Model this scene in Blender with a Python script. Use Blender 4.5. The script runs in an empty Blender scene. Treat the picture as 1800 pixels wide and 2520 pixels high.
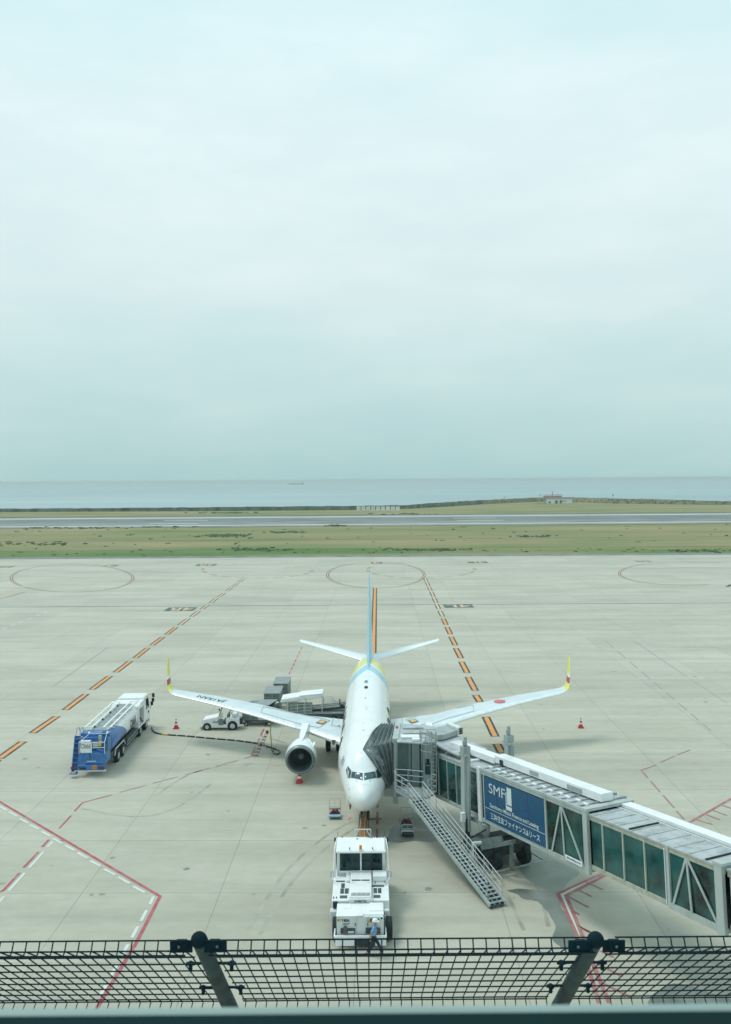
import bpy, bmesh, math, random
from mathutils import Vector, Matrix
from mathutils.bvhtree import BVHTree
random.seed(7)
S = bpy.context.scene
C = S.collection
PI = math.pi
# ------------------------------------------------------------------ camera
FP, HC, HY, RO = 2280.0, 22.6, 1180.0, 0.0075     # focal length in px of the 1800x2520 photo, eye height, horizon row, roll
cam = bpy.data.cameras.new('camera'); co = bpy.data.objects.new('camera', cam); C.objects.link(co)
co.location = (0, 0, HC); co.rotation_euler = (PI/2, RO, 0)
cam.sensor_fit = 'VERTICAL'; cam.sensor_height = 24; cam.sensor_width = 17.14
cam.lens = FP/2520*24; cam.shift_y = -(1260-HY)/2520
cam.clip_start = 0.05; cam.clip_end = 60000
cam.dof.use_dof = True; cam.dof.focus_distance = 62; cam.dof.aperture_fstop = 7
S.camera = co
S.view_settings.view_transform = 'Standard'; S.view_settings.look = 'None'
S.view_settings.exposure = 0.0; S.view_settings.gamma = 1
# ------------------------------------------------------------------ world: overcast sky
SUN_EL, SUN_AZ = math.radians(62), math.radians(-65)   # azimuth from +Y towards +X
w = bpy.data.worlds.new('World'); S.world = w; w.use_nodes = True
nt = w.node_tree; nt.nodes.clear()
def N(t, typ, **kw):
    n = t.nodes.new(typ)
    for k, v in kw.items():
        if k.startswith('i_'): n.inputs[k[2:].replace('_', ' ')].default_value = v
        else: setattr(n, k, v)
    return n
def ramp(t, stops, interp='LINEAR'):
    n = t.nodes.new('ShaderNodeValToRGB'); cr = n.color_ramp; cr.interpolation = interp
    while len(cr.elements) < len(stops): cr.elements.new(0.5)
    for e, (p, c) in zip(cr.elements, stops):
        e.position = p; e.color = (*c, 1) if len(c) == 3 else c
    return n
out = N(nt, 'ShaderNodeOutputWorld'); bg = N(nt, 'ShaderNodeBackground'); bg.inputs['Strength'].default_value = 0.1
sky = N(nt, 'ShaderNodeTexSky', sky_type='NISHITA', sun_disc=False, sun_elevation=SUN_EL, sun_rotation=SUN_AZ, dust_density=2.0)
tc = N(nt, 'ShaderNodeTexCoord'); sep = N(nt, 'ShaderNodeSeparateXYZ')
nt.links.new(tc.outputs['Generated'], sep.inputs[0])
grad = ramp(nt, [(0.0, (.43, .64, .64)), (.03, (.48, .68, .685)), (.085, (.555, .745, .75)), (.15, (.63, .81, .82)), (.24, (.76, .895, .91)), (.36, (.76, .925, .95)), (.5, (.69, .925, .965)), (1, (.64, .88, .93))])
nt.links.new(sep.outputs['Z'], grad.inputs[0])
mp = N(nt, 'ShaderNodeMapping'); mp.inputs['Scale'].default_value = (1.0, 1.0, 3.2)
nz = N(nt, 'ShaderNodeTexNoise'); nz.inputs['Scale'].default_value = 4.2; nz.inputs['Detail'].default_value = 6; nz.inputs['Roughness'].default_value = .55
nt.links.new(tc.outputs['Generated'], mp.inputs[0]); nt.links.new(mp.outputs[0], nz.inputs['Vector'])
cl = ramp(nt, [(.33, (.93, .97, .975)), (.5, (.99, .997, .997)), (.66, (1.065, 1.035, 1.03))])
nt.links.new(nz.outputs[0], cl.inputs[0])
mul = N(nt, 'ShaderNodeMix', data_type='RGBA', blend_type='MULTIPLY'); mul.inputs['Factor'].default_value = 1
nt.links.new(grad.outputs[0], mul.inputs['A']); nt.links.new(cl.outputs[0], mul.inputs['B'])
sc10 = N(nt, 'ShaderNodeVectorMath', operation='SCALE'); sc10.inputs['Scale'].default_value = 10.0
nt.links.new(mul.outputs['Result'], sc10.inputs[0])
mx = N(nt, 'ShaderNodeMix', data_type='RGBA'); mx.inputs['Factor'].default_value = 0.97
nt.links.new(sky.outputs[0], mx.inputs['A']); nt.links.new(sc10.outputs[0], mx.inputs['B'])
nt.links.new(mx.outputs['Result'], bg.inputs[0]); nt.links.new(bg.outputs[0], out.inputs[0])
sl = bpy.data.lights.new('sun', 'SUN'); so = bpy.data.objects.new('sun', sl); C.objects.link(so)
sl.energy = 1.5; sl.angle = math.radians(17); sl.color = (1, .985, .93)
sd = Vector((math.sin(SUN_AZ)*math.cos(SUN_EL), math.cos(SUN_AZ)*math.cos(SUN_EL), math.sin(SUN_EL)))
so.rotation_euler = sd.to_track_quat('Z', 'Y').to_euler(); so.location = (0, 0, 60)

# ------------------------------------------------------------------ photo pixel -> place
def ray(u, v):
    a, b = u-900, v-HY
    return Vector(((a*math.cos(RO)-b*math.sin(RO))/FP, 1.0, -(a*math.sin(RO)+b*math.cos(RO))/FP))
def G(u, v, z=0.0):
    r = ray(u, v); Y = (z-HC)/r.z
    return Vector((r.x*Y, Y, z))
def AT(u, v, Y):
    r = ray(u, v); return Vector((r.x*Y, Y, HC+r.z*Y))
# ------------------------------------------------------------------ materials
MATS = {}
def mat(name, col, rough=.5, metal=0.0, var=.06, vs=3.0, bump=0.0, coat=0.0, spec=.5, streak=False):
    if name in MATS: return MATS[name]
    m = bpy.data.materials.new(name); m.use_nodes = True; t = m.node_tree; b = t.nodes['Principled BSDF']
    b.inputs['Roughness'].default_value = rough; b.inputs['Metallic'].default_value = metal
    b.inputs['Specular IOR Level'].default_value = spec
    if coat: b.inputs['Coat Weight'].default_value = coat; b.inputs['Coat Roughness'].default_value = .12
    c = N(t, 'ShaderNodeTexCoord'); mpn = N(t, 'ShaderNodeMapping')
    mpn.inputs['Scale'].default_value = (1, 1, .25) if streak else (1, 1, 1)
    n = N(t, 'ShaderNodeTexNoise'); n.inputs['Scale'].default_value = vs; n.inputs['Detail'].default_value = 6
    t.links.new(c.outputs['Object'], mpn.inputs[0]); t.links.new(mpn.outputs[0], n.inputs['Vector'])
    lo = tuple(max(0, x*(1-var*2.2)) for x in col); hi = tuple(min(1, x*(1+var)) for x in col)
    r_ = ramp(t, [(.32, lo), (.52, col), (.72, hi)])
    t.links.new(n.outputs[0], r_.inputs[0]); t.links.new(r_.outputs[0], b.inputs['Base Color'])
    if bump:
        bp = N(t, 'ShaderNodeBump'); bp.inputs['Strength'].default_value = bump; bp.inputs['Distance'].default_value = .02
        t.links.new(n.outputs[0], bp.inputs['Height']); t.links.new(bp.outputs[0], b.inputs['Normal'])
    MATS[name] = m; return m
WHITE = mat('white_paint', (.80, .82, .82), .35, var=.035, vs=1.2, coat=.3)
DWHITE = mat('worn_white_paint', (.66, .70, .69), .5, var=.07, streak=True)
PLANEW = mat('aircraft_white', (.83, .86, .86), .28, var=.02, vs=.8, coat=.5)
WINGT = mat('wing_grey', (.60, .68, .71), .38, var=.05, vs=.7)
SLAT = mat('slat_metal', (.80, .84, .84), .28, metal=.35, var=.05)
METAL = mat('brushed_metal', (.50, .55, .55), .35, metal=.7)
RAILM = mat('rail_steel', (.50, .55, .55), .4, metal=.3, var=.1)
GALV = mat('galvanised_steel', (.38, .43, .43), .5, metal=.35, var=.15, vs=5)
BRGREY = mat('bridge_grey', (.34, .39, .375), .55, var=.10, vs=1.5, streak=True)
BRLIGHT = mat('bridge_frame', (.42, .47, .45), .5, var=.08, vs=1.5, streak=True)
ROOFM = mat('bridge_roof', (.40, .44, .45), .5, var=.14, vs=1.8)
TAN = mat('bridge_tan_chord', (.42, .43, .35), .55, var=.10, streak=True)
DARK = mat('dark_machine', (.018, .035, .037), .6, var=.3)  # teal in the dark materials paints in the window glass's reflection veil
TYRE = mat('tyre_rubber', (.012, .028, .03), .8, var=.25, bump=.2)
BLACK = mat('black_plastic', (.012, .024, .027), .5)
GLASSD = mat('dark_glass', (.004, .028, .03), .08, var=.3, vs=2, spec=.35)
BLUE = mat('truck_blue', (.035, .165, .42), .4, var=.12, coat=.2)
BLUE2 = mat('dark_truck_blue', (.02, .09, .24), .5, var=.2)
ADBLUE = mat('banner_blue', (.003, .078, .175), .3, var=.05)
RED = mat('red_plastic', (.52, .03, .03), .45)
CONEW = mat('cone_white', (.75, .75, .75), .5)
AMBER = mat('amber_lamp', (.75, .22, .02), .3)
YEL = mat('yellow_paint', (.76, .70, .08), .4)
YEL2 = mat('amber_yellow', (.62, .42, .03), .5)
LBLUE = mat('light_blue_paint', (.27, .58, .74), .35, var=.03)
BROWN = mat('towbar_brown', (.30, .15, .045), .55, var=.2)
MAROON = mat('chock_maroon', (.16, .05, .035), .7, var=.2)
TRAYB = mat('tray_blue', (.28, .42, .58), .5)
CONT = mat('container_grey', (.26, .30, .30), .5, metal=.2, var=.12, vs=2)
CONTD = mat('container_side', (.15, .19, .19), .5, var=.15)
INKM = mat('ink', (.02, .035, .04), .5)
TXTW = mat('lettering_white', (.62, .70, .70), .5)
CANV = mat('canopy_fabric', (.20, .24, .235), .85, var=.2, vs=4, bump=.3)
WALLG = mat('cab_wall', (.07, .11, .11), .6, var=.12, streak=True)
FENCEM = mat('fence_steel', (.004, .022, .032), .7, var=.2, spec=.12)  # near-black with the same glass veil put into the colour as teal
SKIN = mat('skin', (.42, .25, .17), .5)
SHIRT = mat('blue_shirt', (.16, .36, .66), .8, var=.15, vs=9)
TROUS = mat('dark_trousers', (.012, .03, .045), .8, var=.2)
HELM = mat('white_helmet', (.78, .80, .80), .3)
def paintmat(name, col, wear=.5, vs=1.2):
    if name in MATS: return MATS[name]
    m = bpy.data.materials.new(name); m.use_nodes = True; t = m.node_tree; b = t.nodes['Principled BSDF']; b.inputs['Roughness'].default_value = .8
    c = N(t, 'ShaderNodeTexCoord'); n = N(t, 'ShaderNodeTexNoise'); n.inputs['Scale'].default_value = vs; n.inputs['Detail'].default_value = 9; n.inputs['Roughness'].default_value = .72
    t.links.new(c.outputs['Object'], n.inputs['Vector']); con = (.42, .41, .34)
    mixc = lambda k: tuple(a*(1-k)+b_*k for a, b_ in zip(col, con))
    r_ = ramp(t, [(.30, tuple(x*.82 for x in col)), (.46, col), (.58, mixc(wear*.35)), (.68, mixc(wear))]); t.links.new(n.outputs[0], r_.inputs[0]); t.links.new(r_.outputs[0], b.inputs['Base Color'])
    MATS[name] = m; return m
REDP = paintmat('red_marking', (.40, .085, .10), 0.6)
REDPW = paintmat('faded_red_marking', (.33, .18, .165), 0.8)
WHP = paintmat('white_marking', (.62, .66, .62), 0.6)
ORP = paintmat('orange_marking', (.70, .30, .09), 0.45)
ORF = paintmat('pale_orange_marking', (.64, .46, .30), 0.6)
BKP = paintmat('black_marking', (.035, .04, .038), 0.5)
BLKP = paintmat('slate_marking', (.07, .10, .10), 0.4)
TANP = mat('tan_marking', (.24, .16, .08), .8, var=.2)
WETM = mat('wet_concrete', (.17, .20, .17), .32, var=.2, vs=.5)
DAMP = mat('damp_concrete', (.27, .30, .25), .55, var=.12, vs=.4)
PALEC = mat('pale_dried_edge', (.42, .44, .39), .8, var=.1)
# ------------------------------------------------------------------ mesh builder (world coordinates; turned local on build)
def basis(o):
    M = Matrix.Identity(4)
    while o is not None:
        M = o.matrix_basis @ M; o = o.parent
    return M
class MB:
    def __init__(s, M=None): s.v = []; s.f = []; s.M = M
    def add(s, vs, fs):
        b = len(s.v)
        s.v += [tuple((s.M @ Vector(p)) if s.M else p) for p in vs]
        s.f += [tuple(i+b for i in f) for f in fs]; return s
    def hexa(s, p):
        return s.add(p, [(0, 3, 2, 1), (4, 5, 6, 7), (0, 1, 5, 4), (1, 2, 6, 5), (2, 3, 7, 6), (3, 0, 4, 7)])
    def box(s, x0, x1, y0, y1, z0, z1):
        return s.hexa([(x0, y0, z0), (x1, y0, z0), (x1, y1, z0), (x0, y1, z0), (x0, y0, z1), (x1, y0, z1), (x1, y1, z1), (x0, y1, z1)])
    def beam(s, a, b, w_, h_=None, up=(0, 0, 1)):
        a, b = Vector(a), Vector(b); h_ = h_ or w_; d = (b-a).normalized(); up = Vector(up)
        if abs(d.dot(up)) > .98: up = Vector((0, 1, 0))
        x = d.cross(up).normalized()*w_/2; y = x.cross(d).normalized()*h_/2
        return s.hexa([a-x-y, a+x-y, a+x+y, a-x+y, b-x-y, b+x-y, b+x+y, b-x+y])
    def tube(s, pts, r, n=8, caps=True):
        pts = [Vector(p) for p in pts]; rs = r if isinstance(r, (list, tuple)) else [r]*len(pts)
        rings = []; prev = None
        for i, p in enumerate(pts):
            d = (pts[min(i+1, len(pts)-1)]-pts[max(i-1, 0)]).normalized()
            if prev is None:
                prev = d.orthogonal().normalized()
            x = (prev-d*prev.dot(d)).normalized(); prev = x; y = d.cross(x)
            rings.append([p+(x*math.cos(2*PI*k/n)+y*math.sin(2*PI*k/n))*rs[i] for k in range(n)])
        return s.loft(rings, caps)
    def loft(s, rings, caps=True, closed=True):
        n = len(rings[0]); vs = [p for r_ in rings for p in r_]; fs = []
        for i in range(len(rings)-1):
            for k in range(n if closed else n-1):
                a = i*n+k; b = i*n+(k+1) % n; fs.append((a, b, b+n, a+n))
        if caps: fs.append(tuple(range(n-1, -1, -1))); fs.append(tuple((len(rings)-1)*n+k for k in range(n)))
        return s.add(vs, fs)
    def cyl(s, a, b, r0, r1=None, n=16): return s.tube([a, b], [r0, r0 if r1 is None else r1], n)
    def poly(s, pts): return s.add(pts, [tuple(range(len(pts)))])
    def prism(s, pts, d):
        n = len(pts); q = [Vector(p)+Vector(d) for p in pts]
        return s.add([Vector(p) for p in pts]+q, [tuple(range(n-1, -1, -1)), tuple(range(n, 2*n))]+[(k, (k+1) % n, n+(k+1) % n, n+k) for k in range(n)])
    def ell(s, c, rx, ry, rz, n=14, m=9, t0=0.0, t1=PI):
        rings = []
        for i in range(m+1):
            t = t0+(t1-t0)*i/m
            rings.append([(c[0]+rx*max(math.sin(t), .002)*math.cos(2*PI*k/n), c[1]+ry*max(math.sin(t), .002)*math.sin(2*PI*k/n), c[2]+rz*math.cos(t)) for k in range(n)])
        return s.loft(rings)
    def build(s, name, m, parent=None, smooth=False, bevel=0.0, norm=True):
        inv = basis(parent).inverted() if parent else Matrix.Identity(4)
        me = bpy.data.meshes.new(name); me.from_pydata([inv @ Vector(p) for p in s.v], [], s.f); me.update()
        if norm:
            b = bmesh.new(); b.from_mesh(me); bmesh.ops.recalc_face_normals(b, faces=b.faces); b.to_mesh(me); b.free()
        o = bpy.data.objects.new(name, me); C.objects.link(o)
        me.materials.append(m)
        if smooth:
            for p in me.polygons: p.use_smooth = True
            me.set_sharp_from_angle(angle=math.radians(40))
        if bevel:
            md = o.modifiers.new('bevel', 'BEVEL'); md.width = bevel; md.segments = 2; md.limit_method = 'ANGLE'; md.angle_limit = math.radians(40)
        if parent: o.parent = parent
        return o
def thing(name, label, cat, loc=(0, 0, 0), rz=0.0, group=None):
    o = bpy.data.objects.new(name, None); C.objects.link(o); o.empty_display_size = .3
    o.location = loc; o.rotation_euler = (0, 0, rz); o['label'] = label; o['category'] = cat
    if group: o['group'] = group
    o.matrix_basis = Matrix.Translation(loc) @ Matrix.Rotation(rz, 4, 'Z')
    return o
def tag(o, label, cat, group=None, kind=None):
    o['label'] = label; o['category'] = cat
    if group: o['group'] = group
    if kind: o['kind'] = kind
    return o
def struct(o): o['kind'] = 'structure'; return o
def dup(root, loc, rz=0.0, label=None):
    r_ = root.copy(); C.objects.link(r_); r_.matrix_basis = Matrix.Translation(loc) @ Matrix.Rotation(rz, 4, 'Z')
    if label: r_['label'] = label
    for ch in list(root.children):
        c_ = ch.copy(); C.objects.link(c_); c_.parent = r_
        for g in list(ch.children):
            d_ = g.copy(); C.objects.link(d_); d_.parent = c_
    return r_
# text as triangles in its own plane
def textmesh(txt, shear=0.0, bold=0.0):
    cu = bpy.data.curves.new('t', 'FONT'); cu.body = txt; cu.size = 1; cu.shear = shear; cu.offset = bold; cu.resolution_u = 3
    o = bpy.data.objects.new('t', cu); C.objects.link(o); bpy.context.view_layer.update()
    me = o.evaluated_get(bpy.context.evaluated_depsgraph_get()).to_mesh()
    vs = [(v.co.x, v.co.y) for v in me.vertices]; fs = [tuple(p.vertices) for p in me.polygons]
    bpy.data.objects.remove(o); bpy.data.curves.remove(cu)
    if not vs: return [], [], 1, 1
    x0 = min(v[0] for v in vs); x1 = max(v[0] for v in vs); y0 = min(v[1] for v in vs); y1 = max(v[1] for v in vs)
    vs = [((x-x0)/(x1-x0), (y-y0)/(y1-y0)) for x, y in vs]
    return vs, fs, x1-x0, y1-y0
def text_on(mb, txt, o, ex, ey, **kw):      # fills the parallelogram o, o+ex, o+ey
    vs, fs, _, _ = textmesh(txt, **kw); o, ex, ey = Vector(o), Vector(ex), Vector(ey)
    mb.add([o+ex*x+ey*y for x, y in vs], fs); return mb

# ================================================================== SETTING
HD = math.radians(.74)
def nmath(t, op, a, b=None, c=None):
    n = t.nodes.new('ShaderNodeMath'); n.operation = op
    for i, x in enumerate((a, b, c)):
        if x is None: continue
        if isinstance(x, (int, float)): n.inputs[i].default_value = x
        else: t.links.new(x, n.inputs[i])
    return n.outputs[0]
def concrete():
    m = bpy.data.materials.new('apron_concrete'); m.use_nodes = True; t = m.node_tree; b = t.nodes['Principled BSDF']
    b.inputs['Roughness'].default_value = .75
    tcn = N(t, 'ShaderNodeTexCoord'); mpn = N(t, 'ShaderNodeMapping'); mpn.inputs['Rotation'].default_value = (0, 0, HD)
    t.links.new(tcn.outputs['Object'], mpn.inputs[0]); sp = N(t, 'ShaderNodeSeparateXYZ'); t.links.new(mpn.outputs[0], sp.inputs[0])
    X, Y = sp.outputs['X'], sp.outputs['Y']
    Yw = nmath(t, 'ADD', nmath(t, 'MAXIMUM', Y, 58), nmath(t, 'MULTIPLY', nmath(t, 'SUBTRACT', nmath(t, 'MINIMUM', Y, 58), 58), 1.26))
    yy = nmath(t, 'DIVIDE', nmath(t, 'SUBTRACT', Yw, 58.05), 9.27); xx = nmath(t, 'DIVIDE', nmath(t, 'ADD', X, 8.8), 7.6)
    def linemask(c, half, scale):     # 1 on the joint
        fr = nmath(t, 'FRACT', c); d = nmath(t, 'MINIMUM', fr, nmath(t, 'SUBTRACT', 1.0, fr))
        return nmath(t, 'SUBTRACT', 1.0, nmath(t, 'MINIMUM', nmath(t, 'DIVIDE', nmath(t, 'MULTIPLY', d, scale), half), 1.0))
    jy = linemask(yy, .07, 9.27); jx = linemask(xx, .03, 7.6); sty = linemask(yy, .55, 9.27)
    cmb = N(t, 'ShaderNodeCombineXYZ'); t.links.new(nmath(t, 'FLOOR', xx), cmb.inputs[0]); t.links.new(nmath(t, 'FLOOR', yy), cmb.inputs[1])
    wn = N(t, 'ShaderNodeTexWhiteNoise'); t.links.new(cmb.outputs[0], wn.inputs['Vector'])
    row = N(t, 'ShaderNodeTexWhiteNoise', noise_dimensions='1D'); t.links.new(nmath(t, 'FLOOR', yy), row.inputs['W'])
    def noise(sx, sy, sc, det=6, ro=.55):
        mm = N(t, 'ShaderNodeMapping'); mm.inputs['Scale'].default_value = (sx, sy, 1); t.links.new(mpn.outputs[0], mm.inputs[0])
        n = N(t, 'ShaderNodeTexNoise'); n.inputs['Scale'].default_value = sc; n.inputs['Detail'].default_value = det; n.inputs['Roughness'].default_value = ro
        t.links.new(mm.outputs[0], n.inputs['Vector']); return n.outputs[0]
    base = ramp(t, [(.25, (.370, .363, .290)), (.5, (.442, .432, .352)), (.78, (.50, .482, .40))]); t.links.new(noise(.18, .5, .35), base.inputs[0])
    streak = ramp(t, [(.30, (.86, .875, .875)), (.48, (.98, .98, .98)), (.7, (1.05, 1.05, 1.05))]); t.links.new(noise(.06, .9, .55, 8, .62), streak.inputs[0])
    m1 = N(t, 'ShaderNodeMix', data_type='RGBA', blend_type='MULTIPLY'); m1.inputs['Factor'].default_value = 1
    t.links.new(base.outputs[0], m1.inputs['A']); t.links.new(streak.outputs[0], m1.inputs['B'])
    fine = noise(1, 1, 9, 4, .6); spots = noise(1, 1.6, .9, 5, .6)
    k = nmath(t, 'MULTIPLY', nmath(t, 'ADD', .95, nmath(t, 'MULTIPLY', wn.outputs['Value'], .085)), nmath(t, 'ADD', .955, nmath(t, 'MULTIPLY', row.outputs['Value'], .08)))
    k = nmath(t, 'MULTIPLY', k, nmath(t, 'ADD', .93, nmath(t, 'MULTIPLY', fine, .14)))
    k = nmath(t, 'MULTIPLY', k, nmath(t, 'ADD', .865, nmath(t, 'MULTIPLY', spots, .27)))
    pt = nmath(t, 'MULTIPLY', noise(.05, .25, .4, 4), .36)    # chalky light run along the joints, and the joint itself
    k = nmath(t, 'MULTIPLY', k, nmath(t, 'ADD', 1.0, nmath(t, 'MULTIPLY', sty, nmath(t, 'SUBTRACT', pt, .09))))
    k = nmath(t, 'MULTIPLY', k, nmath(t, 'SUBTRACT', 1.0, nmath(t, 'MULTIPLY', jy, .42)))
    k = nmath(t, 'MULTIPLY', k, nmath(t, 'SUBTRACT', 1.0, nmath(t, 'MULTIPLY', jx, .50)))
    vm = N(t, 'ShaderNodeVectorMath', operation='SCALE'); t.links.new(m1.outputs['Result'], vm.inputs[0]); t.links.new(k, vm.inputs['Scale'])
    t.links.new(vm.outputs[0], b.inputs['Base Color'])
    return m
APRON = concrete()
def sheet(name, pts, z, m, label=None):
    mb = MB(); mb.poly([(p[0], p[1], z) for p in pts]); o = mb.build(name, m); struct(o)
    if label: o['label'] = label
    return o
EDGE = 270.0
def rot(x, y): return (x*math.cos(HD)+y*math.sin(HD), -x*math.sin(HD)+y*math.cos(HD))
sheet('apron', [rot(-300, -40), rot(300, -40), rot(300, EDGE), rot(-300, EDGE)], 0, APRON, 'pale grey concrete apron')
# grass, one sheet to the shore
SH = [(-900, 720)]+[tuple(G(u, v)[:2]) for u, v in ((0, 1260), (400, 1258), (880, 1254.5), (1000, 1252), (1074, 1248), (1190, 1240.5), (1317, 1234), (1420, 1235.5), (1500, 1238.5), (1640, 1240.5), (1770, 1242))]+[(900, 640)]
def grassmat():
    m = bpy.data.materials.new('grass_field'); m.use_nodes = True; t = m.node_tree; b = t.nodes['Principled BSDF']
    b.inputs['Roughness'].default_value = .9; b.inputs['Specular IOR Level'].default_value = .1
    tcn = N(t, 'ShaderNodeTexCoord'); sp = N(t, 'ShaderNodeSeparateXYZ'); t.links.new(tcn.outputs['Object'], sp.inputs[0])
    def noise(sx, sy, det=6, ro=.6):
        mm = N(t, 'ShaderNodeMapping'); mm.inputs['Scale'].default_value = (sx, sy, 1); t.links.new(tcn.outputs['Object'], mm.inputs[0])
        n = N(t, 'ShaderNodeTexNoise'); n.inputs['Scale'].default_value = 1; n.inputs['Detail'].default_value = det; n.inputs['Roughness'].default_value = ro
        t.links.new(mm.outputs[0], n.inputs['Vector']); return n.outputs[0]
    a = noise(.009, .028); bnd = nmath(t, 'MULTIPLY', nmath(t, 'SUBTRACT', 1.0, nmath(t, 'MINIMUM', nmath(t, 'DIVIDE', nmath(t, 'ABSOLUTE', nmath(t, 'SUBTRACT', sp.outputs['Y'], 287)), 26), 1)), .20)
    f = nmath(t, 'SUBTRACT', a, nmath(t, 'SUBTRACT', bnd, .06))
    f = nmath(t, 'ADD', f, nmath(t, 'MULTIPLY', nmath(t, 'SUBTRACT', noise(.05, .3, 6, .75), .5), .38))
    r_ = ramp(t, [(.24, (.085, .17, .05)), (.40, (.14, .20, .075)), (.50, (.21, .225, .105)), (.62, (.27, .245, .13)), (.78, (.33, .285, .17))])
    t.links.new(f, r_.inputs[0]); t.links.new(r_.outputs[0], b.inputs['Base Color'])
    return m
GR = grassmat()
sheet('grass', [rot(-900, EDGE+.02), rot(900, EDGE+.02)]+SH[::-1], -.05, GR, 'patchy green and straw coloured airfield grass')
ASPH = mat('runway_asphalt', (.21, .23, .215), .8, var=.13, vs=.04)
ASPHD = mat('runway_dark_asphalt', (.15, .18, .175), .8, var=.15, vs=.03)
SHOULD = mat('apron_shoulder', (.20, .21, .19), .85, var=.15, vs=.2)
DARKG = mat('drain_grass', (.05, .07, .035), .9, var=.3, vs=.2)
RW = math.radians(.45)
def strip(name, y0, y1, z, m, x0=-900, x1=900, ang=RW, bend=0):
    t = math.tan(ang)
    return sheet(name, [(x0, y0-x0*t), (x1, y0-x1*t), (x1, y1-x1*t), (x0, y1-x0*t)], z, m)
strip('apron_shoulder', EDGE+.05, EDGE+7.5, -.04, SHOULD)
strip('runway', 452, 588, -.03, ASPH)
strip('runway_centre', 505, 545, -.022, ASPHD)
for y0_, y1_ in ((465, 470), (561, 569)): strip('runway_edge_line', y0_, y1_, -.012, WHP)
for u0, u1, v in ((405, 515, 1284.4), (370, 487, 1288.2)):
    pass
for (ua, ub, va) in ((405, 513, 1281.3), (369, 487, 1288.6), (1115, 1222, 1275.3), (1125, 1238, 1280.4)):
    a_, b_ = G(ua, va), G(ub, va-(ub-ua)*.0045); sheet('runway_marking', [(a_.x, a_.y-1.3*a_.y/468), (b_.x, b_.y-1.3*a_.y/468), (b_.x, b_.y+1.6*a_.y/468), (a_.x, a_.y+1.6*a_.y/468)], -.008, WHP)
for v_, tk in ((1350.5, 1.0), (1327, 1.4)):      # drainage lines in the grass
    yc = G(900, v_).y; strip('drain_line', yc, yc+tk, -.03, DARKG, ang=math.radians(.6))
yc = G(900, 1267.5).y; strip('drain_line', yc, yc+7, -.02, DARKG)
yc = G(900, 1295).y; strip('drain_line', yc, yc+2.5, -.02, DARKG)
# sea
def seamat():
    m = bpy.data.materials.new('sea_water'); m.use_nodes = True; t = m.node_tree; b = t.nodes['Principled BSDF']
    b.inputs['Roughness'].default_value = .42
    tcn = N(t, 'ShaderNodeTexCoord')
    mm = N(t, 'ShaderNodeMapping'); mm.inputs['Scale'].default_value = (.0012, .004, 1); t.links.new(tcn.outputs['Object'], mm.inputs[0])
    n = N(t, 'ShaderNodeTexNoise'); n.inputs['Scale'].default_value = 1; n.inputs['Detail'].default_value = 7; t.links.new(mm.outputs[0], n.inputs['Vector'])
    r_ = ramp(t, [(.35, (.22, .33, .345)), (.55, (.27, .385, .395)), (.75, (.35, .46, .465))]); t.links.new(n.outputs[0], r_.inputs[0]); t.links.new(r_.outputs[0], b.inputs['Base Color'])
    m2 = N(t, 'ShaderNodeMapping'); m2.inputs['Scale'].default_value = (.02, .05, 1); t.links.new(tcn.outputs['Object'], m2.inputs[0])
    n2 = N(t, 'ShaderNodeTexNoise'); n2.inputs['Scale'].default_value = 1; n2.inputs['Detail'].default_value = 4; t.links.new(m2.outputs[0], n2.inputs['Vector'])
    bp = N(t, 'ShaderNodeBump'); bp.inputs['Strength'].default_value = .35; bp.inputs['Distance'].default_value = 1.0
    t.links.new(n2.outputs[0], bp.inputs['Height']); t.links.new(bp.outputs[0], b.inputs['Normal']); return m
sheet('sea', [(-16000, 600), (16000, 600), (16000, 26000), (-16000, 26000)], -3.0, seamat(), 'calm grey blue sea fading into haze')
sheet('land_base', [(-900, -60), (900, -60), (900, 700), (-900, 700)], -.6, GR)
# haze box added at the end
# ---------------- apron paint
class Paint:
    def __init__(s): s.mb = {}
    def g(s, key): return s.mb.setdefault(key, MB())
    def quad(s, key, pts, z): s.g(key).poly([(p[0], p[1], z) for p in pts])
    def line(s, key, a, b, wd, z, off=0.0):
        a = Vector(a[:2]); b = Vector(b[:2]); d = (b-a).normalized(); n = Vector((-d.y, d.x))
        s.quad(key, [a+n*(off-wd/2), b+n*(off-wd/2), b+n*(off+wd/2), a+n*(off+wd/2)], z)
    def path(s, key, pts, wd, z, off=0.0):
        pts = [Vector(p[:2]) for p in pts]; L = []; R = []
        for i, p in enumerate(pts):
            d0 = (p-pts[i-1]).normalized() if i else None; d1 = (pts[i+1]-p).normalized() if i < len(pts)-1 else None
            d = ((d0 or d1)+(d1 or d0)).normalized(); n = Vector((-d.y, d.x)); k = 1/max(.4, n.dot(Vector((-(d0 or d1).y, (d0 or d1).x))))
            L.append(p+n*(off-wd/2)*k); R.append(p+n*(off+wd/2)*k)
        for i in range(len(pts)-1): s.quad(key, [L[i], L[i+1], R[i+1], R[i]], z)
PT = Paint()
Z1, Z2, Z3, Z4 = .004, .008, .012, .016
def dashes3(pts, kind='orange'):      # list of (u0,v0,u1,v1): orange dash with black borders
    for u0, v0, u1, v1 in pts:
        a, b = G(u0, v0), G(u1, v1); d = (b-a).normalized()
        PT.line('black', a-d*.12, b+d*.12, .82, Z2); PT.line(kind, a, b, .40, Z3)
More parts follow.
